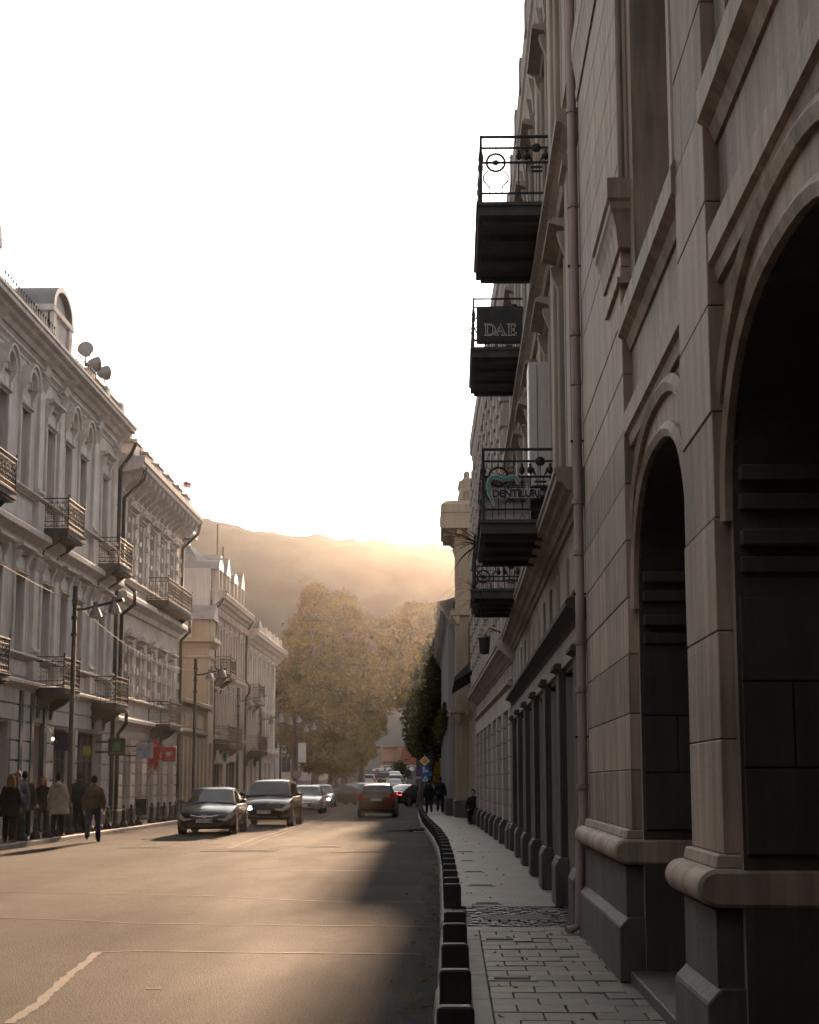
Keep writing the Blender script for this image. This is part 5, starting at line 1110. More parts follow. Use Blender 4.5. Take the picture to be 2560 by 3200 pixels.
part('wall_bracket', MB().box(-.5, 0, -.02, .02, .78, .82).box(-.5, 0, -.02, .02, .06, .1), 'steel', bp)
for i, (x, y) in enumerate(((100, 2313), (165, 2309), (34, 2293))):
    p = atY(x, y, 50.6 + i); b = thing('festoon_bulb', 'small warm glowing bulb hung on the shopfront wall', 'light bulb', p, 0, 'bulbs along the grey shopfront'); part('glass', MB().ell((0, 0, 0), (.05, .05, .06), 10, 8), 'bulb', b, smooth=60); part('socket', MB().lathe([(.025, .05), (.025, .13)], 8), 'black_plastic', b); part('cord', MB().tube([(0, 0, .13), (-.1, 0, .3), (-.45, 0, .42)], .008, 4), 'black_plastic', b)
P0, P1 = atY(174, 2294, 55.0), atY(204, 2343, 55.0); t = thing('blue_shop_panel', 'deep blue window panel with small white letters behind the lamp pole', 'sign', ((P0.x + P1.x) / 2 - .2, 55.0, (P0.z + P1.z) / 2)); part('panel', MB().box(-.55, .35, -.03, .03, -.3, .3), 'blue_deep', t, bevel=.01); link('lettering', text_mesh('Lasso', .13, 'off_white', .003), t, (-.05, -.034, .02), (math.pi / 2, 0, math.pi)).rotation_euler = (math.pi / 2, 0, 0); t.children[-1].scale = (-1, 1, 1)
t = thing('yellow_lettering_panel', 'yellow lettered window sticker inside the dark shopfront', 'sign', (XL + .04, 58.2, 2.7), math.pi / 2); part('strokes', MB(), 'sign_yellow', t) if False else None
mb = MB()
for i in range(9): mb.box(-.6 + i * .13, -.54 + i * .13, -.02, 0, -.2 + .05 * (i % 3), .14 + .06 * (i % 2))
part('strokes', mb, 'sign_yellow', t)
# A-board in front of the quoined house
p = atY(478, 2563, 61.5); ab = thing('easel_sign', 'small wooden easel menu board on the left pavement', 'sign', (-11.75, 63.2, SW)); part('frame', MB().tube([(-.28, 0, 0), (-.22, .1, .95), (.22, .1, .95), (.28, 0, 0)], .025, 6).tube([(-.26, .02, .2), (.26, .02, .2)], .025, 6), 'wood_win', ab); part('menu', MB().box(-.2, .2, .02, .05, .28, .88), 'sign_black', ab); part('back_leg', MB().tube([(0, .1, .9), (0, .5, 0)], .02, 6), 'wood_win', ab)
# roof floodlights of the grey palace
for i, (x, y, Y, rz) in enumerate(((268, 1092, 55.3, .1), (302, 1138, 57.0, 2.2), (330, 1165, 58.6, 2.4))):
    p = atY(x, y, Y); t = thing('floodlight', ('round glass fronted floodlight facing down the street on the grey palace roof', 'bell shaped floodlight turned aside beside the round one', 'bell shaped floodlight lowest on the parapet')[i], 'floodlight', p, rz)
    part('reflector', MB().lathe([(.1, -.34), (.2, -.2), (.26, 0), (.28, .06), (.27, .07)], 16).xf(Matrix.Rotation(R(80), 4, 'X')), 'zinc', t, smooth=40); part('glass', MB().lathe([(.25, .03), (.12, .06), (.01, .065)], 16).xf(Matrix.Rotation(R(80), 4, 'X')), 'lamp_glass', t, smooth=50); part('stand', MB().tube([(0, 0, -.2), (0, .1, -max(.3, p.z - 15.75)), ], .025, 6).tube([(-.28, 0, 0), (-.28, 0, -.24), (.28, 0, -.24), (.28, 0, 0)], .015, 5), 'iron', t)
# flag on the quoined house
p = atY(573, 1515, 76.5); t = thing('flag', 'small white flag with red crosses flying above the quoined house', 'flag', (p.x, 76.5, 14.0)); part('pole', MB().tube([(0, 0, 0), (0, 0, p.z - 14 + .3)], .02, 6), 'steel', t)
vs = []; hz = p.z - 14 - .15
for j in range(5):
    for i in range(9): vs.append((i * .045, .04 * math.sin(i * .9 + j * .3), hz + j * .075 + .03 * math.sin(i * .7)))
fc = link('cloth', MB().add(vs, [(j * 9 + i, j * 9 + i + 1, (j + 1) * 9 + i + 1, (j + 1) * 9 + i) for j in range(4) for i in range(8)]).mesh('cloth', 'white'), t); fr_ = MB()
fr_.add([(v[0], v[1] - .004, v[2]) for v in vs], [(2 * 9 + i, 2 * 9 + i + 1, 3 * 9 + i + 1, 3 * 9 + i) for i in range(8)] + [(j * 9 + 3, j * 9 + 4, (j + 1) * 9 + 4, (j + 1) * 9 + 3) for j in range(4)]); part('red_cross', fr_, 'red', t)

# road signs on the right corner
SX, SY = -1.78, 104.0
rs_ = thing('road_sign_post', 'sign post with yellow priority diamond above blue arrow and blue pedestrian crossing signs', 'road sign', (SX, SY, SW)); part('pole', MB().tube([(0, 0, 0), (0, 0, 3.2)], .035, 8), 'steel', rs_)
zz = lambda y: atY(1330, y, SY).z - SW
def diamond(mb, c, r, y0, y1): mb.prism([(0, c - r), (r, c), (0, c + r), (-r, c)], 'y', y0, y1)
d = MB(); diamond(d, zz(2378), .32, -.05, -.04); o = part('priority_diamond', d, 'white', rs_); d = MB(); diamond(d, zz(2378), .225, -.06, -.052); part('yellow_centre', d, 'sign_orange', o)
c = zz(2406); o = part('blue_disc', MB().prism([(.27 * math.cos(a), c + .27 * math.sin(a)) for a in [2 * math.pi * i / 24 for i in range(24)]], 'y', -.05, -.04), 'sign_blue', rs_); part('arrow', MB().prism([(-.1, c - .2), (-.03, c - .2), (-.03, c - .05), (.06, c - .1), (.03, c - .15), (.2, c - .12), (.11, c + .03), (.09, c - .05), (-.02, c + .02), (-.03, c + .08), (.02, c + .08), (-.07, c + .22), (-.15, c + .08), (-.1, c + .08)], 'y', -.06, -.052), 'white', o)
c = zz(2432); o = part('crossing_panel', MB().box(-.24, .24, -.05, -.04, c - .24, c + .24), 'sign_blue', rs_, (.04, 0, 0)); part('triangle', MB().prism([(-.2, c - .18), (.2, c - .18), (0, c + .18)], 'y', -.06, -.052), 'white', o); part('walker', MB().tube([(-.05, -.062, c - .15), (0, -.062, c - .05), (.0, -.062, c + .04), (.05, -.062, c - .02)], .018, 5).tube([(.0, -.062, c - .05), (.06, -.062, c - .15)], .018, 5).ell((.005, -.062, c + .08), (.025, .012, .025), 8, 6), 'ink', o)
part('info_plate', MB().box(.05, .45, .03, .04, zz(2425), zz(2412)), 'sign_blue', rs_)
t = thing('no_parking_sign', 'faded round red and blue sign with white name plate left of the diamond post', 'road sign', (atY(1312, 2425, 108).x, 108, SW)); c = atY(1312, 2415, 108).z - SW; part('pole', MB().tube([(0, 0, 0), (0, 0, c + .25)], .03, 8), 'steel', t); part('disc', MB().prism([(.22 * math.cos(a), c + .22 * math.sin(a)) for a in [2 * math.pi * i / 20 for i in range(20)]], 'y', -.05, -.04), 'sign_red', t); part('blue_centre', MB().prism([(.15 * math.cos(a), c + .15 * math.sin(a)) for a in [2 * math.pi * i / 20 for i in range(20)]], 'y', -.06, -.052), 'sign_blue', t); part('name_plate', MB().box(-.45, .12, -.06, -.045, c - .36, c - .24), 'off_white', t)
# round sign seen against the trees on the left
p = atY(930, 2420, 118); t = thing('round_sign_back', 'grey back of a round sign on a thin post before the left trees', 'road sign', (p.x, 118, SW)); c = p.z - SW; part('pole', MB().tube([(0, 0, 0), (0, 0, c + .2)], .03, 6), 'steel', t); part('disc', MB().prism([(.3 * math.cos(a), c + .3 * math.sin(a)) for a in [2 * math.pi * i / 20 for i in range(20)]], 'y', -.04, -.02), 'zinc', t)
# hoarding over the far street
p0, p1 = atY(1190, 2332, 230), atY(1318, 2394, 230); t = thing('street_hoarding', 'large terracotta advertising hoarding on posts above the far street', 'hoarding', ((p0.x + p1.x) / 2, 230, terr(230))); w = (p1.x - p0.x) / 2; z0, z1 = p1.z - terr(230), p0.z - terr(230)
part('panel', MB().box(-w, w, -.1, .1, z0 + .15, z1), 'brick_ad', t); part('pale_half', MB().prism([(-w + .1, z0 + .25), (-.2, z0 + .25), (.15, z1 - .1), (-w + .1, z1 - .1)], 'y', -.13, -.105), 'ad_pale', t); part('rail', MB().box(-w - .2, w + .8, -.25, .15, z0 - .05, z0 + .12).box(-w, w + .6, -.14, .14, z1, z1 + .08), 'off_white', t)
for x in (-w * .8, w * .9): part('post', MB().box(x - .12, x + .12, -.1, .1, 0, z0), 'steel', t)
lt = MB(); r = random.Random(9)
for row, (zc, x0, x1) in enumerate(((z1 - .3, -w + .3, -w * .2), (z0 + .5, -w + .25, -w * .25))):
    x = x0
    while x < x1: ww = r.uniform(.12, .24); lt.box(x, x + ww * .7, -.15, -.132, zc - .14, zc + .14); x += ww
part('lettering', lt, 'wood_dark', t)
# rubbish on the road by the right kerb
p = atZ(1305, 2589); t = thing('black_bundle', 'flattened black bundle with a thin rod lying on the road by the right kerb', 'rubbish', (-1.35, 56.5, 0)); mb = MB(); mb.ell((.15, 0, .05), (.38, .25, .06), 12, 6); mb.ell((.35, .05, .07), (.2, .2, .07), 10, 6); part('bundle', mb, 'cl_black', t); part('rod', MB().tube([(-.95, -.05, .02), (-.5, 0, .03), (.1, 0, .05)], [.008, .02, .03], 6), 'iron', t); part('pale_strip', MB().box(0, .42, -.3, -.2, .005, .03), 'off_white', t)

# ================================================================== VEHICLES
def car(label, loc, rz, kind='sedan', paint='car_black', plate=None, lights='off', group=None, L=4.75, emblem=False, detail=True, cat='car'):
    t = thing('car', label, cat, loc, rz, group)
    suv = kind in ('suv', 'hatch'); hgt = {'sedan': 1.45, 'suv': 1.70, 'hatch': 1.56}[kind]; hood = {'sedan': .92, 'suv': 1.08, 'hatch': 1.0}[kind]; gc = {'sedan': .2, 'suv': .27, 'hatch': .22}[kind]
    W = {'sedan': .915, 'suv': .985, 'hatch': .90}[kind]; S = L / 2; dz = hood - .92; b = []
    prof = [(S, .70, gc + .14, .56 + dz), (S - .06, .82, gc + .06, .64 + dz), (S - .2, .91, gc + .01, .71 + dz), (S - .5, .97, gc, .79 + dz), (S - 1.15, 1, gc, .90 + dz), (S - 1.55, 1, gc, .965 + dz), (0, 1, gc, .96 + dz), (-S + 1.3, 1, gc, .985 + dz)]
    prof += [(-S + .6, .99, gc + .02, 1.0 + dz + (.0 if not suv else .02)), (-S + .2, .95, gc + .06, .98 + dz), (-S + .06, .88, gc + .12, .94 + dz), (-S, .78, gc + .2, .86 + dz)]
    mb = MB(); vs = []; K = 15
    for y, w, zb, zt in prof:
        w *= W; half = [(0, zb), (w * .8, zb), (w * .95, zb + .06), (w * .995, zb + .2), (w, (zb + zt) / 2), (w * .985, zt - .16), (w * .93, zt - .05), (w * .72, zt + .0)]
        ring = half + [(0, zt + .035)] + [(-x, z) for x, z in reversed(half[1:])]
        K = len(ring); vs += [(x, y, z) for x, z in ring]
    n = len(prof); fs = [(i * K + k, i * K + (k + 1) % K, (i + 1) * K + (k + 1) % K, (i + 1) * K + k) for i in range(n - 1) for k in range(K)] + [tuple(range(K)), tuple((n - 1) * K + k for k in range(K - 1, -1, -1))]
    vs_body, K_body = vs, K
    body = link('body', mb.add(vs, fs).mesh('body', paint, smooth=38), t)
    # cabin
    belt = .95 + dz
    if kind == 'sedan': cp = [(S - 1.45, belt), (S - 2.25, hgt - .06), (S - 2.75, hgt), (-.55, hgt - .01), (-S + 1.55, hgt - .1), (-S + .65, belt + .05)]
    elif kind == 'suv': cp = [(S - 1.35, belt), (S - 2.05, hgt - .07), (S - 2.6, hgt), (-S + 1.2, hgt - .02), (-S + .55, hgt - .1), (-S + .22, belt + .05)]
    else: cp = [(S - 1.2, belt), (S - 1.95, hgt - .06), (S - 2.5, hgt), (-S + 1.1, hgt - .02), (-S + .5, hgt - .09), (-S + .15, belt + .05)]
    m_ = len(cp); wr = [.86, .68, .66, .66, .68, .82]; cb = MB(); V = []
    for (y, z), w in zip(cp, wr): V += [(-w * W, y, z), (-w * W * .55, y, z + .03), (w * W * .55, y, z + .03), (w * W, y, z)]
    Bv = [(s * .90 * W, y, belt - .04) for (y, z) in cp for s in (-1, 1)]; o_ = len(V); F_ = []
    for i in range(m_ - 1):
        for k in range(3): F_.append((i * 4 + k, i * 4 + k + 1, (i + 1) * 4 + k + 1, (i + 1) * 4 + k))
        F_.append((i * 4, (i + 1) * 4, o_ + (i + 1) * 2, o_ + i * 2)); F_.append((i * 4 + 3, o_ + i * 2 + 1, o_ + (i + 1) * 2 + 1, (i + 1) * 4 + 3))
    roof = link('roof', cb.add(V + Bv, F_).mesh('roof', paint, smooth=35), t)
    def pane(pts, nm, off, par=t):
        P = [Vector(p) for p in pts]; nrm = (P[1] - P[0]).cross(P[2] - P[0]).normalized(); c = sum(P, Vector()) / len(P)
        if nrm.dot(c - Vector((0, 0, belt - .2))) < 0: nrm = -nrm
        return part(nm, MB().quad(*[p + nrm * off for p in P]), 'glass', par)
    def lp(a, b, f): return Vector(a).lerp(Vector(b), f)
    def grid_glass(i, j, nm, f0=.06, f1=.94):
        A, B, C, D = V[i * 4], V[i * 4 + 3], V[j * 4 + 3], V[j * 4]; q = MB(); rows = []
        for f in (f0, f1):
            l, r_ = lp(A, D, f), lp(B, C, f); cl, cr = lp(V[i * 4 + 1], V[j * 4 + 1], f), lp(V[i * 4 + 2], V[j * 4 + 2], f); rows.append([lp(l, cl, .1), cl, cr, lp(r_, cr, .1)])
        up = Vector((0, (1 if cp[i][0] > 0 else -1) * .006, .008))
        for k in range(3): q.quad(rows[0][k] + up, rows[0][k + 1] + up, rows[1][k + 1] + up, rows[1][k] + up)
        return part(nm, q, 'glass', t)
    grid_glass(0, 1, 'windscreen'); grid_glass(m_ - 1, m_ - 2, 'rear_window', .1, .9)
    for s, k in ((-1, 0), (1, 3)):
        def sp(i, f): return lp(Bv[i * 2 + (0 if s < 0 else 1)], V[i * 4 + k], f)
        yA = .45
        pane([lp(sp(0, .3), sp(1, .2), .25), sp(2, .18), sp(2, .86), lp(sp(1, .84), sp(2, .86), .3)], 'side_window', .008)
        mid = lambda f: lp(sp(2, f), sp(3, f), .97)
        pane([lp(sp(2, .18), sp(3, .18), .06), lp(sp(2, .18), sp(3, .18), .94), lp(sp(2, .86), sp(3, .86), .94), lp(sp(2, .86), sp(3, .86), .06)], 'side_window', .008)
        pane([sp(3, .18), lp(sp(3, .2), sp(4, .25), .8), lp(sp(3, .84), sp(4, .8), .75), sp(3, .86)], 'side_window', .008)
        mir = part('door_mirror', MB().ell((s * (W + .1), S - 1.75, belt + .08), (.11, .07, .075), 10, 7), paint, t, smooth=60); part('mirror_arm', MB().box(min(s * W * .88, s * (W + .05)), max(s * W * .88, s * (W + .05)), S - 1.78, S - 1.72, belt, belt + .05), 'black_plastic', mir)
    # wheels
    R_ = {'sedan': .325, 'suv': .37, 'hatch': .32}[kind]
    for s in (-1, 1):
        for y in (S - .92, -S + .98):
            wh = part('wheel', MB().lathe([(R_ * .62, -.11), (R_ * .95, -.115), (R_, -.08), (R_, .08), (R_ * .95, .115), (R_ * .62, .11)], 22).xf(Matrix.Rotation(math.pi / 2, 4, 'Y')), 'rubber', t, (s * (W - .1), y, R_), smooth=40)
            if detail:
                part('rim', MB().lathe([(R_ * .63, -.118), (R_ * .6, -.09), (.06, -.1), (.05, -.12)], 18).lathe([(R_ * .63, .118), (R_ * .6, .09), (.06, .1), (.05, .12)], 18).xf(Matrix.Rotation(math.pi / 2, 4, 'Y')), 'rim', wh, smooth=30)
            part('wheel_arch', MB().arch(0, 0, R_ + .015, R_ + .06, 0, .02, 0, 180, 12).xf(Matrix.Rotation(s * math.pi / 2, 4, 'Z')), 'black_plastic', t, (s * (W - .005), y, R_))
    # face
    y = S; zf = .58 + dz
    for s in (-1, 1):
        hl = MB(); rows = []; fl_, fu_ = (.35, .9) if kind == 'sedan' else (.55, .95)
        def rp(i, q): v = vs_body[i * K_body + q]; return Vector((abs(v[0]) * s, v[1], v[2]))
        for i in range(5 if kind == 'sedan' else 4):
            lo_, up_ = rp(i, 4).lerp(rp(i, 5), .55 + .1 * i), rp(i, 6)
            if i == 4: lo_ = lo_.lerp(up_, .75)
            rows.append((lo_, up_))
        lo_, up_ = rows[0]; rows.insert(0, (Vector((s * .40, S + .004, lo_.z + .05)), Vector((s * .40, S + .004, up_.z - .01))))
        for a_, b_ in zip(rows, rows[1:]):
            q4 = [a_[0], b_[0], b_[1], a_[1]]; hl.quad(*[Vector((p.x * 1.014, p.y + .012, p.z + .002)) for p in q4])
        h_ = part('headlight', hl, 'lamp_glass', t)
        on = lights == 'both' or (lights == 'one' and s > 0)
        if detail and on:
            for k in (0, 1): part('lamp_ring', MB().tube([(s * (.53 + .16 * k) + .06 * math.cos(a), y + .025 - .045 * k, zf - .05 + .05 * math.sin(a)) for a in [R(30 * q) for q in range(12)]], .02, 6, closed=True), 'headlight_on', h_)
        elif on: part('lamp_core', MB().ell((s * .62, y + .0, zf - .04), (.1, .03, .06), 8, 6), 'headlight_on', h_)
        tl = MB().box(-.16, .16, -.05, .05, -.07, .09) if not suv else MB().box(-.12, .12, -.05, .05, -.13, .2)
        part('tail_light', tl, 'tail_lit' if lights == 'brake' else 'tail_red', t, (s * W * .8, -S + .08, .82 + dz), (0, 0, s * .35), bevel=.02)
    part('grille', MB().prism([(-.42, zf - .02), (.42, zf - .02), (.34, zf - .1), (-.34, zf - .1)], 'y', y - .1, y + .012), 'black_plastic', t)
    if kind == 'sedan':
        part('grille_bar', MB().tube([(-.44, y - .0, zf + .03), (-.2, y + .02, zf - .01), (.2, y + .02, zf - .01), (.44, y - .0, zf + .03)], .016, 6), 'chrome', t)
        if emblem:
            e = part('emblem', MB().tube([(.085 * math.cos(a), y + .035, zf + .0 + .045 * math.sin(a)) for a in [R(20 * q) for q in range(18)]], .008, 5, closed=True), 'chrome', t); part('emblem_bars', MB().tube([(-.045, y + .035, zf - .03), (-.02, y + .035, zf + .032)], .009, 5).tube([(.02, y + .035, zf - .032), (.045, y + .035, zf + .03)], .009, 5).tube([(-.033, y + .035, zf - .004), (.033, y + .035, zf + .004)], .008, 5), 'chrome', e)
    lo = part('lower_intake', MB().prism([(-.62, gc + .2), (.62, gc + .2), (.5, gc + .06), (-.5, gc + .06)], 'y', y - .12, y - .015), 'black_plastic', t)
    for s in (-1, 1): part('fog_lamp', MB().ell((s * .66, y - .14, gc + .16), (.07, .05, .045), 8, 6), 'lamp_glass', t)
    for sy, nm in ((1, 'front'), (-1, 'rear')):
        yy = (y + .022) if sy > 0 else (-S - .022); zp = gc + .235 if (sy > 0 and kind == 'sedan') else (gc + .27 if sy > 0 else .74 + dz)
        pl = part('number_plate', MB().box(-.26, .26, -.008, .008, -.056, .056), 'plate', t, (0, yy, zp)); part('plate_strip', MB().box(-.255, -.215, -.012, .012, -.05, .05), 'sign_blue', pl)
        if plate: link('plate_lettering', text_mesh(plate, .105, 'ink', .002, .001), pl, (.02, .0105 * sy, 0), (math.pi / 2, 0, math.pi if sy > 0 else 0))
    part('underbody', MB().box(-W * .8, W * .8, -S + .3, S - .25, gc - .03, gc + .05), 'black_plastic', t)
    if detail:
        for s in (-1, 1):
            for yd in (.55, -.35): part('door_handle', MB().box(-.012, .012, -.09, .09, -.012, .012), paint, t, (s * (W + .008), yd, belt - .14), bevel=.005)
            part('wiper', MB().tube([(s * .5, S - 1.42, belt + .02), (s * .05 - .2, S - 1.55, belt + .07)], .01, 4), 'black_plastic', t)
    return t
FACE = math.pi    # local +y is the nose; rotate to face the camera
car('glossy dark navy sedan with plate TT-052-CM driving towards the crossing', (-7.86, 53.0 + 2.3, 0), FACE + .01, 'sedan', 'car_navy', 'TT-052-CM', emblem=True)
car('black off-road car with one bright twin headlamp following the navy sedan', (-7.0, 62.6 + 2.4, 0), FACE - .02, 'suv', 'car_black', 'CC-190-EE', 'one', L=4.85)
car('silver sedan behind the black off-road car', (-7.75, 87 + 2.3, 0), FACE, 'sedan', 'car_silver', None)
car('pale blue car with lit headlights behind the silver sedan', (-8.75, 109 + 2.2, 0), FACE, 'sedan', 'car_blue', None, 'both')
car('dark red tall hatchback driving away along the middle of the street', (-3.6, 78.6 + 2.0, 0), 0.0, 'hatch', 'car_red', None, L=4.25)
car('black sedan turning right at the junction with red tail lights', (-3.1, 116, 0), -.55, 'sedan', 'car_black', None, 'brake')
car('dark car crossing the junction behind the headlights', (-8.3, 121, 0), math.pi / 2 + .2, 'sedan', 'car_brown', None, detail=False)
car('dark hatchback waiting at the junction under the trees', (-6.6, 123.5, 0), FACE + .5, 'hatch', 'car_black', None, 'both', detail=False)
car('black car half hidden beneath the left trees at the junction', (-11.3, 124, 0), math.pi / 2 - .1, 'sedan', 'car_black', None, detail=False)
for i, (x, Y, m, lab) in enumerate(((-5.6, 158, 'car_white', 'white car lowest in the queue climbing the far street'), (-5.75, 166, 'car_silver', 'silver car second in the queue on the far street'), (-6.0, 175, 'car_white', 'white car third in the queue on the far street'), (-7.4, 180, 'car_red', 'red car beside the white queue on the far street'), (-6.6, 188, 'car_silver', 'silver car topmost in the queue on the far street'), (-8.6, 170, 'car_white', 'white van-like car in the left lane of the far street'))):
    car(lab, (x, Y, terr(Y) + .0), 0, 'hatch' if i % 2 else 'sedan', m, None, detail=False, group=None)
for i, (x, y, lab) in enumerate(((1210, 2412, 'white car parked sideways at the left below the hoarding'), (1248, 2412, 'white car parked sideways at the right below the hoarding'))):
    p = atY(x, 2418, 262); car(lab, (p.x, 262, p.z - .02), math.pi / 2, 'sedan', 'car_white', None, detail=False)
mb = MB().box(-13, 0, -1.2, 8, -3, 0); p = atY(1230, 2418, 262)
single('parking_terrace', mb, 'stucco_rose', 'retaining terrace wall carrying the two parked white cars', 'wall', (p.x + 4, 262, p.z - .03))
# ================================================================== PEOPLE
def remeshed(mb, m, vox=.018, it=4, name='body'):
    ob = bpy.data.objects.new('tmp', mb.mesh(name, m)); COL.objects.link(ob); a = ob.modifiers.new('r', 'REMESH'); a.mode = 'VOXEL'; a.voxel_size = vox; s = ob.modifiers.new('s', 'SMOOTH'); s.iterations = it; s.factor = .5
    me = baked(ob); bpy.data.objects.remove(ob); me.shade_smooth()
    if not me.materials: me.materials.append(MATS[m])
    return me
def person(label, loc, rz, H=1.75, top='cl_black', bottom='cl_black', hair='hair_dark', hstyle='short', coat=.0, fem=False, stride=0.0, arm=(0.0, 0.0), shoes='shoe', hold=None, elbow=(.0, .0), wide=1.0, pants=1.0, group=None, turn=0.0, hood=False, sit=False):
    """local +y is the way the person faces"""
    t = thing('person', label, 'person', loc, rz, group); k = H / 1.75; V_ = lambda x, y, z: Vector((x * k, y * k, z * k))
    sh = (.15 if fem else .175) * (1 + (wide - 1) * .6); hp = .095; st = stride
    J = {}
    for s, nm in ((-1, 'l'), (1, 'r')):
        f = st * s
        J[nm + 'hip'] = V_(s * hp, 0, .92); J[nm + 'knee'] = V_(s * (hp + .015), .16 * f + .02, .50); back = min(0, f)
        J[nm + 'ank'] = V_(s * (hp + .02), .30 * f - (.14 if f < -.2 else 0), .09 + (.10 if f < -.2 else 0)); J[nm + 'toe'] = J[nm + 'ank'] + V_(s * .02, .15, -.05 - (.03 if f < -.2 else 0))
        J[nm + 'sh'] = V_(s * sh, 0, 1.385); a = arm[0 if s < 0 else 1]; e = elbow[0 if s < 0 else 1]
        J[nm + 'el'] = J[nm + 'sh'] + V_(s * .085, .28 * math.sin(a) - .02, -.28 * math.cos(a)); J[nm + 'wr'] = J[nm + 'el'] + V_(s * .01 - s * .1 * math.sin(e), .25 * math.sin(a + e), -.25 * math.cos(a + e))
    if sit:
        for nm, s in (('l', -1), ('r', 1)): J[nm + 'knee'] = J[nm + 'hip'] + V_(s * .05, .42, .02); J[nm + 'ank'] = J[nm + 'knee'] + V_(0, .05, -.41); J[nm + 'toe'] = J[nm + 'ank'] + V_(s * .02, .15, -.05)
    hd = V_(0, .02, 1.64)
    b = MB()
    b.capsule(V_(0, 0, .93), V_(0, 0, 1.15), .125 * k * wide, .12 * k * wide); b.capsule(V_(-.06, 0, 1.3), V_(.06, 0, 1.3), .125 * k * wide, .125 * k * wide); b.capsule(J['lsh'] * .85 + Vector((0, 0, 1.41 * k * .15)), J['rsh'] * .85 + Vector((0, 0, 1.41 * k * .15)), .06 * k, .06 * k); b.capsule(V_(-.07, 0, .93), V_(.07, 0, .93), .115 * k, .115 * k)
    b.capsule(V_(0, 0, 1.42), V_(0, .015, 1.56), .056 * k, .052 * k)
    b.ell(hd, (.076 * k, .096 * k, .115 * k), 16, 12); b.ell(hd + V_(0, .035, -.06), (.055 * k, .06 * k, .055 * k), 12, 8); b.capsule(hd + V_(0, .095, .0), hd + V_(0, .112, -.028), .011 * k, .016 * k, 8)
    for s in (-1, 1): b.ell(hd + V_(s * .078, -.005, -.01), (.014 * k, .022 * k, .032 * k), 8, 6)
    for nm in 'lr':
        b.capsule(J[nm + 'hip'], J[nm + 'knee'], .085 * k, .058 * k); b.capsule(J[nm + 'knee'], J[nm + 'ank'], .056 * k, .038 * k); b.capsule(J[nm + 'ank'], J[nm + 'toe'], .04 * k, .03 * k)
        b.capsule(J[nm + 'sh'], J[nm + 'el'], .052 * k, .04 * k); b.capsule(J[nm + 'el'], J[nm + 'wr'], .038 * k, .027 * k)
        d = (J[nm + 'wr'] - J[nm + 'el']).normalized(); b.capsule(J[nm + 'wr'], J[nm + 'wr'] + d * .075 * k, .026 * k, .034 * k)
    me = remeshed(b, 'skin', .014 if False else .016, 3)
    # fingers joined to the same mesh
    fb = MB(); fb.v = [tuple(v.co) for v in me.vertices]; fb.f = [tuple(p.vertices) for p in me.polygons]
    for s, nm in ((-1, 'l'), (1, 'r')):
        d = (J[nm + 'wr'] - J[nm + 'el']).normalized(); c = J[nm + 'wr'] + d * .085 * k; fwd = Vector((0, 1, 0)) - d * d.y; fwd.normalize(); inn = Vector((-s, 0, 0)) - d * (-s * d.x); inn.normalize(); curl = .55 if not (hold and nm == 'r') else 1.1
        for q, l in enumerate((.07, .08, .074, .058)):
            p0 = c + fwd * (.026 - q * .0175) * k; p1 = p0 + (d * math.cos(curl * .4) + inn * math.sin(curl * .4)) * l * .5 * k; p2 = p1 + (d * math.cos(curl * 1.2) + inn * math.sin(curl * 1.2)) * l * .5 * k; fb.tube([p0, p1, p2], [.0092 * k, .0085 * k, .006 * k], 6)
        p0 = J[nm + 'wr'] + d * .035 * k + fwd * .022 * k; p1 = p0 + (fwd * .7 + d * .7) * .035 * k; fb.tube([p0, p1, p1 + (d * .8 + inn * .4) * .03 * k], [.011 * k, .0095 * k, .007 * k], 6)
    me2 = fb.mesh('body', 'skin', smooth=60, recalc=False); body = link('body', me2, t)
    for s in (-1, 1): part('eye', MB().ell(hd + V_(s * .03, .088, .012), (.012 * k, .008 * k, .008 * k), 8, 6), 'eye', body)
    part('mouth', MB().ell(hd + V_(0, .096, -.055), (.024 * k, .008 * k, .007 * k), 8, 5), 'lip', body)
    # trousers
    g = MB(); g.capsule(V_(-.07, 0, .95), V_(.07, 0, .95), .135 * k * wide, .135 * k * wide); g.capsule(V_(0, 0, .93), V_(0, 0, 1.02), .14 * k * wide, .135 * k * wide)
    for nm in 'lr':
        g.capsule(J[nm + 'hip'], J[nm + 'knee'], .108 * k * pants, .08 * k * pants); e = J[nm + 'ank'] + V_(0, 0, .0); g.capsule(J[nm + 'knee'], e, .08 * k * pants, .07 * k * pants)
    link('trousers', remeshed(g, bottom, .02, 4, 'trousers'), t)
    # top
    g = MB(); w2 = wide; zb = 1.0 - coat; fl = .015 + coat * .12
    if coat > .2:
        n = 20; prof = [(1.5, .07), (1.46, .12), (1.40, .165), (1.3, .19), (1.1, .205), (.95, .215 + fl * .4), (zb + .05, .23 + fl), (zb, .228 + fl)]
        g.lathe([(r_ * k * w2, z * k) for z, r_ in prof], 20, (0, 0, 0), (1.0, .74))
    else:
        g.capsule(V_(-.05, 0, 1.3), V_(.05, 0, 1.3), .165 * k * w2, .165 * k * w2); g.capsule(V_(-.04, 0, 1.05), V_(.04, 0, 1.05), .155 * k * w2, .155 * k * w2); g.capsule(V_(-.06, 0, .97), V_(.06, 0, .97), .145 * k * w2, .145 * k * w2)
        g.capsule(V_(-.07, 0, 1.4), V_(.07, 0, 1.4), .085 * k * w2, .085 * k * w2); g.capsule(V_(0, 0, 1.46), J['lsh'], .07 * k, .07 * k); g.capsule(V_(0, 0, 1.46), J['rsh'], .07 * k, .07 * k)
    g.capsule(V_(0, -.005, 1.44), V_(0, .0, 1.5), .075 * k, .068 * k)
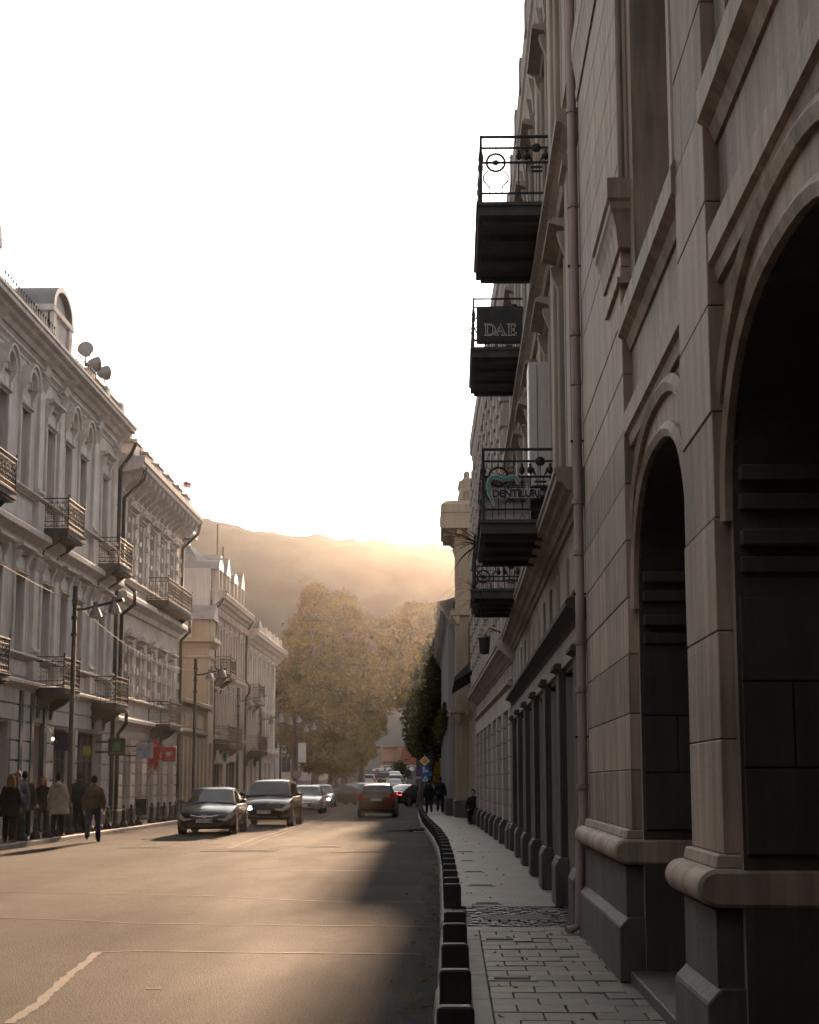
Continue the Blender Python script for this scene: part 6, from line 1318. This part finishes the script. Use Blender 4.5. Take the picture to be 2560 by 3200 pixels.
    for nm in 'lr':
        g.capsule(J[nm + 'sh'] - V_(0, 0, .01), J[nm + 'el'], .072 * k * (1.08 if coat > .2 else 1), .06 * k * (1.2 if coat > .2 else 1)); g.capsule(J[nm + 'el'], J[nm + 'wr'] - (J[nm + 'wr'] - J[nm + 'el']) * .06, .066 * k * (1.15 if coat > .2 else 1), .05 * k * (1.15 if coat > .2 else 1))
    if hood: g.ell(V_(0, -.1, 1.44), (.13 * k, .085 * k, .075 * k), 14, 8)
    tp = link('jacket', remeshed(g, top, .02, 4, 'jacket'), t)
    # hair
    hb = MB(); up = .012
    if hstyle != 'bald': hb.ell(hd + V_(0, -.016, .022), (.087 * k, .103 * k, .112 * k), 16, 12)
    else: hb.ell(hd + V_(0, -.03, -.005), (.082 * k, .085 * k, .08 * k), 14, 10)
    if hstyle == 'long':
        for q in range(-3, 4): hb.capsule(hd + V_(q * .022, -.055 - .01 * (3 - abs(q)), .02), hd + V_(q * .034, -.105, -.30 - .02 * math.cos(q)), .04 * k, .026 * k, 8)
        for s in (-1, 1): hb.capsule(hd + V_(s * .075, .01, .02), hd + V_(s * .105, .03, -.26), .03 * k, .022 * k, 8)
    if hstyle == 'bun': hb.ell(hd + V_(0, -.045, .125), (.05 * k, .05 * k, .048 * k), 12, 8); hb.ell(hd + V_(0, -.05, -.03), (.075 * k, .06 * k, .06 * k), 12, 8)
    if hstyle == 'curly':
        r = random.Random(6)
        for q in range(46):
            a, e = r.uniform(0, 6.28), r.uniform(-.5, 1.5); c = hd + V_(.1 * math.cos(a) * math.cos(e), .1 * math.sin(a) * math.cos(e) - .025, .02 + .115 * math.sin(e))
            if c.y < hd.y + .06 * k: hb.ell(c, (.03 * k,) * 3, 7, 5)
    hm = remeshed(hb, hair, .012, 2, 'hair')
    # uncover the face
    bm = bmesh.new(); bm.from_mesh(hm); kill = [v for v in bm.verts if v.co.y > hd.y + .045 * k and v.co.z < hd.z + .065 * k and abs(v.co.x) < .075 * k]; bmesh.ops.delete(bm, geom=kill, context='VERTS'); bm.to_mesh(hm); bm.free(); link('hair', hm, t)
    for nm in 'lr':
        a, tt = J[nm + 'ank'], J[nm + 'toe']; f = MB().capsule(a + V_(0, -.05, -.045), tt + V_(0, .02, -.005), .042 * k, .036 * k); f.capsule(a + V_(0, -.02, -.0), a + V_(0, .03, -.03), .05 * k, .045 * k); link('shoe', remeshed(f, shoes, .014, 3, 'shoe'), t)
    if hold:
        c = J['rwr'] + (J['rwr'] - J['rel']).normalized() * .12 * k; nm, m, sz = hold
        o = link(nm, MB().box(-sz[0], sz[0], -sz[1], sz[1], -sz[2], sz[2]).mesh(nm, m, bevel=.006), None, t.matrix_basis @ c, (0, 0, rz)); tag(o, 'small white phone held by the man in the brown sweater' if nm == 'phone' else 'white folded paper held by the red haired woman', nm)
    return t
AW = 0.0
GP = None
person('man in brown sweater and blue jeans walking on the road by the left kerb', (-9.98, 46.6, 0), .08, 1.80, 'cl_brown', 'cl_jeans', 'hair_dark', 'short', 0, stride=.62, arm=(-.1, .15), shoes='shoe', hold=('phone', 'white', (.02, .06, .04)), wide=1.1, elbow=(.2, .2))
person('person with curly dark hair in dark green jacket beside the brown sweater', (-11.2, 50.3, SW), .15, 1.78, 'cl_green', 'cl_black', 'hair_brown', 'curly', .06, stride=.3, wide=1.12, pants=1.1)
person('woman with hair bun in long beige hooded coat seen from behind', (-11.12, 47.2, SW), -.05, 1.74, 'cl_beige', 'cl_black', 'hair_dark', 'bun', .38, fem=True, stride=.15, hood=True, wide=1.14, shoes='shoe', elbow=(.15, .15))
person('red haired woman in black coat facing the road', (-12.1, 49.4, SW), math.pi + .25, 1.66, 'cl_black', 'cl_black', 'hair_red', 'long', .3, fem=True, stride=.1, hold=('paper', 'white', (.03, .01, .05)), elbow=(.6, .8))
person('man with short dark hair and dark coat at the back of the group', (-12.0, 46.9, SW), .3, 1.80, 'cl_char', 'cl_black', 'hair_dark', 'short', .3)
person('grey haired man in blue grey jacket between dark coats', (-11.75, 45.2, SW), .35, 1.82, 'cl_blue', 'cl_black', 'hair_grey', 'bald', .1)
person('woman with auburn hair turned towards the shops', (-11.5, 43.9, SW), -.9, 1.73, 'cl_black', 'cl_black', 'hair_auburn', 'long', .3, fem=True, elbow=(.4, .4))
person('woman with long blonde hair in black coat standing on the kerb', (-11.25, 42.6, SW), .1, 1.70, 'cl_black', 'cl_black', 'hair_blond', 'long', .34, fem=True, wide=1.05, elbow=(.3, .3))
person('person in teal jacket at the outer edge of the waiting group', (-11.85, 42.8, SW), -.4, 1.68, 'cl_teal', 'cl_black', 'hair_auburn', 'short', .1, fem=True)
person('taller man in dark clothes walking away on the right pavement', (atZ(1376, 2541, SW).x, 82.5, SW), 0, 1.74, 'cl_navy', 'cl_black', 'hair_dark', 'short', .12, stride=.35, wide=1.1)
person('shorter person in black walking away beside the taller man on the right pavement', (-1.18, 80.5, SW), .05, 1.6, 'cl_black', 'cl_navy', 'hair_dark', 'short', .12, stride=-.4, fem=True)
person('dark clothed person sitting on a low step at the ribbed house wall', (.70, 61.5, SW - .43), math.pi, 1.66, 'cl_char', 'cl_black', 'hair_dark', 'short', .0, sit=True, arm=(.5, .5), elbow=(.6, .6))
single('stone_step', MB().box(-.2, .22, -.4, .4, 0, .33), 'stone_base', 'low dark stone step under the sitting person', 'step', (.72, 61.6, SW), bevel=.02)
b_ = thing('street_bin', 'small dark round litter bin against the colonnade building wall', 'bin', (-.35, 86, SW)); part('drum', MB().lathe([(.2, 0), (.24, .6), (.25, .62)], 14), 'iron', b_, smooth=40); part('lid', MB().lathe([(.27, .6), (.27, .66), (.1, .72)], 14), 'iron', b_, smooth=40)

# ================================================================== TREES
def tree(label, loc, trunk, blobs, n, leaf=.26, m='leaf_gold', seed=1, lean=(0, 0), name='street_tree', tr=.35):
    t = thing(name, label, 'tree', loc); r = random.Random(seed); rg = np.random.default_rng(seed); tk = MB(); top = Vector((lean[0], lean[1], trunk))
    tk.tube([(0, 0, -.1), (lean[0] * .2, lean[1] * .2, trunk * .3), (lean[0] * .6, lean[1] * .6, trunk * .7), top], [tr * 1.25, tr, tr * .85, tr * .6], 10)
    for (c, rad) in blobs:
        c = Vector(c); mid = top.lerp(c, .5) + Vector((r.uniform(-.4, .4), r.uniform(-.4, .4), .3)); tk.tube([top * .85, mid, c], [tr * .5, tr * .28, .04], 7)
        for q in range(3): e = c + Vector((r.uniform(-1, 1) * rad[0], r.uniform(-1, 1) * rad[1], r.uniform(-.6, .8) * rad[2])) * .8; tk.tube([mid, mid.lerp(e, .5) + Vector((0, 0, .2)), e], [tr * .2, .07, .02], 5)
    part('trunk', tk, 'bark', t, smooth=50)
    vol = np.array([b[1][0] * b[1][1] * b[1][2] for b in blobs]) ** .75; cnt = (vol / vol.sum() * n).astype(int); P = []
    for (c, rad), k in zip(blobs, cnt):
        nc = max(10, k // 24); d = rg.normal(size=(nc, 3)); d /= np.linalg.norm(d, axis=1)[:, None]; rr = rg.uniform(.45, 1.04, size=(nc, 1)) ** .7; cc = np.array(c) + d * rr * np.array(rad)
        idx = rg.integers(0, nc, size=k); P.append(cc[idx] + rg.normal(size=(k, 3)) * np.array([.42, .42, .34]) * max(.6, min(rad) * .22))
    P = np.concatenate(P); off = Vector((seed * 7.3, seed * 1.7, 0)); keep = np.array([noise.noise(Vector(p) * .55 + off) + .5 * noise.noise(Vector(p) * 1.4 + off) > -.24 for p in P.tolist()]); P = P[keep]; N = len(P); a = rg.normal(size=(N, 3)); a /= np.linalg.norm(a, axis=1)[:, None]; b = np.cross(a, rg.normal(size=(N, 3))); b /= np.linalg.norm(b, axis=1)[:, None]; s = leaf * rg.uniform(.6, 1.3, size=(N, 1))
    v = np.empty((N, 4, 3)); v[:, 0] = P - a * s; v[:, 1] = P + b * s * .5; v[:, 2] = P + a * s; v[:, 3] = P - b * s * .5
    me = bpy.data.meshes.new('crown'); me.vertices.add(N * 4); me.vertices.foreach_set('co', v.reshape(-1)); me.loops.add(N * 4); me.loops.foreach_set('vertex_index', np.arange(N * 4, dtype=np.int32)); me.polygons.add(N); me.polygons.foreach_set('loop_start', np.arange(0, N * 4, 4, dtype=np.int32)); me.polygons.foreach_set('loop_total', np.full(N, 4, dtype=np.int32)); me.update(); me.validate(); me.materials.append(MATS[m]); link('crown', me, t); return t
def W2(x, y, Y): p = atY(x, y, Y); return p
# left row of tall golden trees
def ptree(label, Y, xs, n, seed, m='leaf_gold', leaf=.19, tr=.35, trunk_px=None, lean=(0, 0), trunk=5.0, dep=.8):
    """xs: list of (px, py, rx_px, rz_px) crown lobes as seen in the photo; depth from the ground at Y"""
    s = Y / F; base = atY(trunk_px or xs[0][0], 2400, Y); bl = []; r = random.Random(seed)
    for (x, y, rx, rz) in xs: p = atY(x, y, Y); bl.append(((p.x - base.x, r.uniform(-1.5, 1.5), p.z - terr(Y)), (rx * s, max(1.8, rx * s * dep), rz * s)))
    return tree(label, (base.x, Y, terr(Y)), trunk, bl, n, leaf, m, seed, lean, tr=tr)
ptree('tallest golden tree with pointed top beside the left houses', 166, [(985, 1905, 42, 75), (960, 2010, 75, 90), (1010, 2060, 85, 110), (950, 2130, 85, 100), (1030, 2190, 90, 90), (960, 2240, 80, 70)], 85000, 21, trunk_px=985, trunk=6)
ptree('golden tree with twin ragged tips right of the tallest tree', 172, [(1060, 1900, 45, 55), (1085, 1960, 60, 70), (1075, 2060, 85, 100), (1120, 2150, 80, 100), (1060, 2250, 90, 80), (1115, 2250, 60, 60)], 85000, 22, trunk_px=1075, trunk=6)
ptree('broad rounded tree rising behind over the street', 190, [(1310, 1925, 70, 52), (1230, 1975, 70, 52), (1170, 1965, 30, 38), (1370, 1960, 50, 52), (1280, 2050, 105, 80), (1200, 2110, 85, 85), (1330, 2120, 70, 90), (1250, 2170, 75, 45), (1340, 2230, 45, 70)], 95000, 23, trunk_px=1345, trunk=8, tr=.5)
ptree('low golden tree by the lamp posts at the left corner', 142, [(905, 2060, 40, 60), (915, 2160, 50, 80), (945, 2260, 60, 70), (890, 2250, 45, 60)], 40000, 24, trunk_px=920, trunk=4)
ptree('low golden tree with leaning trunks in the middle of the left row', 150, [(1010, 2290, 70, 60), (1080, 2310, 70, 60), (960, 2330, 60, 50), (1110, 2330, 50, 50)], 36000, 25, trunk_px=1020, trunk=3.5, lean=(1.2, 0))
ptree('yellow leaved tree hanging above the dark red hatchback', 158, [(1150, 2260, 45, 50), (1170, 2190, 50, 50), (1120, 2350, 45, 40)], 30000, 26, trunk_px=1130, trunk=3.5)
ptree('thin trunked tree right of the leaning trunks', 146, [(1060, 2390, 60, 30), (1000, 2380, 60, 30)], 5000, 27, trunk_px=1050, trunk=3.2, tr=.2)
ptree('dark leafy tree with thick trunk at the right corner by the sign post', 113, [(1375, 2080, 40, 90), (1362, 2200, 50, 90), (1345, 2290, 42, 70), (1395, 2170, 50, 100), (1390, 2270, 40, 60)], 24000, 28, m='leaf_green', leaf=.18, trunk_px=1322, trunk=6.5, tr=.42, lean=(1.2, 0), dep=.7)
ptree('orange autumn shrub tree behind the diamond sign', 126, [(1365, 2380, 28, 30), (1360, 2420, 26, 30), (1380, 2340, 24, 28)], 4500, 29, m='leaf_amber', leaf=.14, trunk_px=1362, trunk=1.2, tr=.1)
ptree('dark tall tree behind the right corner tree', 140, [(1335, 2180, 45, 110), (1320, 2300, 45, 70), (1300, 2240, 30, 60)], 15000, 30, m='leaf_green', leaf=.22, trunk_px=1318, trunk=6, tr=.5)
ptree('small green tree in the middle of the far street', 215, [(1262, 2420, 24, 22), (1250, 2400, 16, 16)], 2500, 31, m='leaf_green', leaf=.2, trunk_px=1260, trunk=2, tr=.1)
for i, (X, Y) in enumerate(((-22, 150), (-27, 168), (-20, 185), (10, 150), (14, 172))):
    tree(('bushy tree far left behind the corner house', 'second bushy tree left of the golden row', 'third bushy tree deep behind the golden row', 'tree hidden mostly behind the right houses', 'further tree hidden behind the right houses')[i], (X, Y, terr(Y)), 5, [((0, 0, 8), (4, 4, 4)), ((1, 1, 11), (3, 3, 3)), ((-2, 0, 6), (3, 3, 2.5))], 7000, .32, 'leaf_gold', 40 + i)
for i, (X, Y) in enumerate(((-3.0, -13), (-8.5, -20), (-3.0, -28), (-8.5, -36))):  # unseen trees added to darken the faces turned to the viewer
    tree(('unseen spreading tree added for shade just behind the viewer at the left', 'unseen spreading tree added for shade behind the viewer at the right', 'second unseen spreading tree added for shade behind the viewer at the left', 'farthest unseen spreading tree added for shade behind the viewer')[i], (X, Y, 0), 6.5, [((0, 0, 12), (5, 5, 4)), ((3.5, 1.5, 13), (4, 4, 3.6)), ((-3, -1, 11.5), (4, 4, 3.4)), ((1, 0, 16), (4, 4, 3))], 16000, .34, 'leaf_green', 60 + i)
# far houses closing the street behind the trees
for i, (x0, x1, Y, h, m, lab) in enumerate(((-40, -16, 205, 12, 'stucco_rose', 'plain rose house behind the left tree row'), (2, 22, 205, 11, 'stucco_cream', 'plain cream house behind the right tree'))):
    t = thing('far_house', lab, 'building', (x0, Y, terr(Y))); Lh = x1 - x0; hs = []
    for k in range(int(Lh / 2.6)):
        for z in (1.0, 4.2, 7.4):
            if z + 2 < h - .6: hs.append((.8 + k * 2.6, 1.9 + k * 2.6, z, z + 1.9))
    part('wall', wallmesh(Lh, -1, h, hs, .3, 9), m, t)
    for a, b, c, d in hs: window(t, (a + b) / 2, c, b - a, d - c, .2)
    part('roof', MB().prism([(-.4, h), (4.5, h + 2), (9.4, h)], 'x', -.3, Lh + .3), 'roof_tin', t)

# ================================================================== HAZE
HZ = MB().box(-260, 290, -75, 420, -1.2, 75)
hz = link('haze', HZ.mesh('haze', 'white')); hz['kind'] = 'stuff'; hm = bpy.data.materials.new('haze'); hm.use_nodes = True; hn = hm.node_tree; hn.nodes.clear()
ho = hn.nodes.new('ShaderNodeOutputMaterial'); hv = hn.nodes.new('ShaderNodeVolumePrincipled'); hv.inputs['Color'].default_value = (1, .97, .93, 1); hv.inputs['Density'].default_value = 0.00005; hv.inputs['Anisotropy'].default_value = 0.89
hn.links.new(hv.outputs[0], ho.inputs['Volume']); hz.data.materials.clear(); hz.data.materials.append(hm)
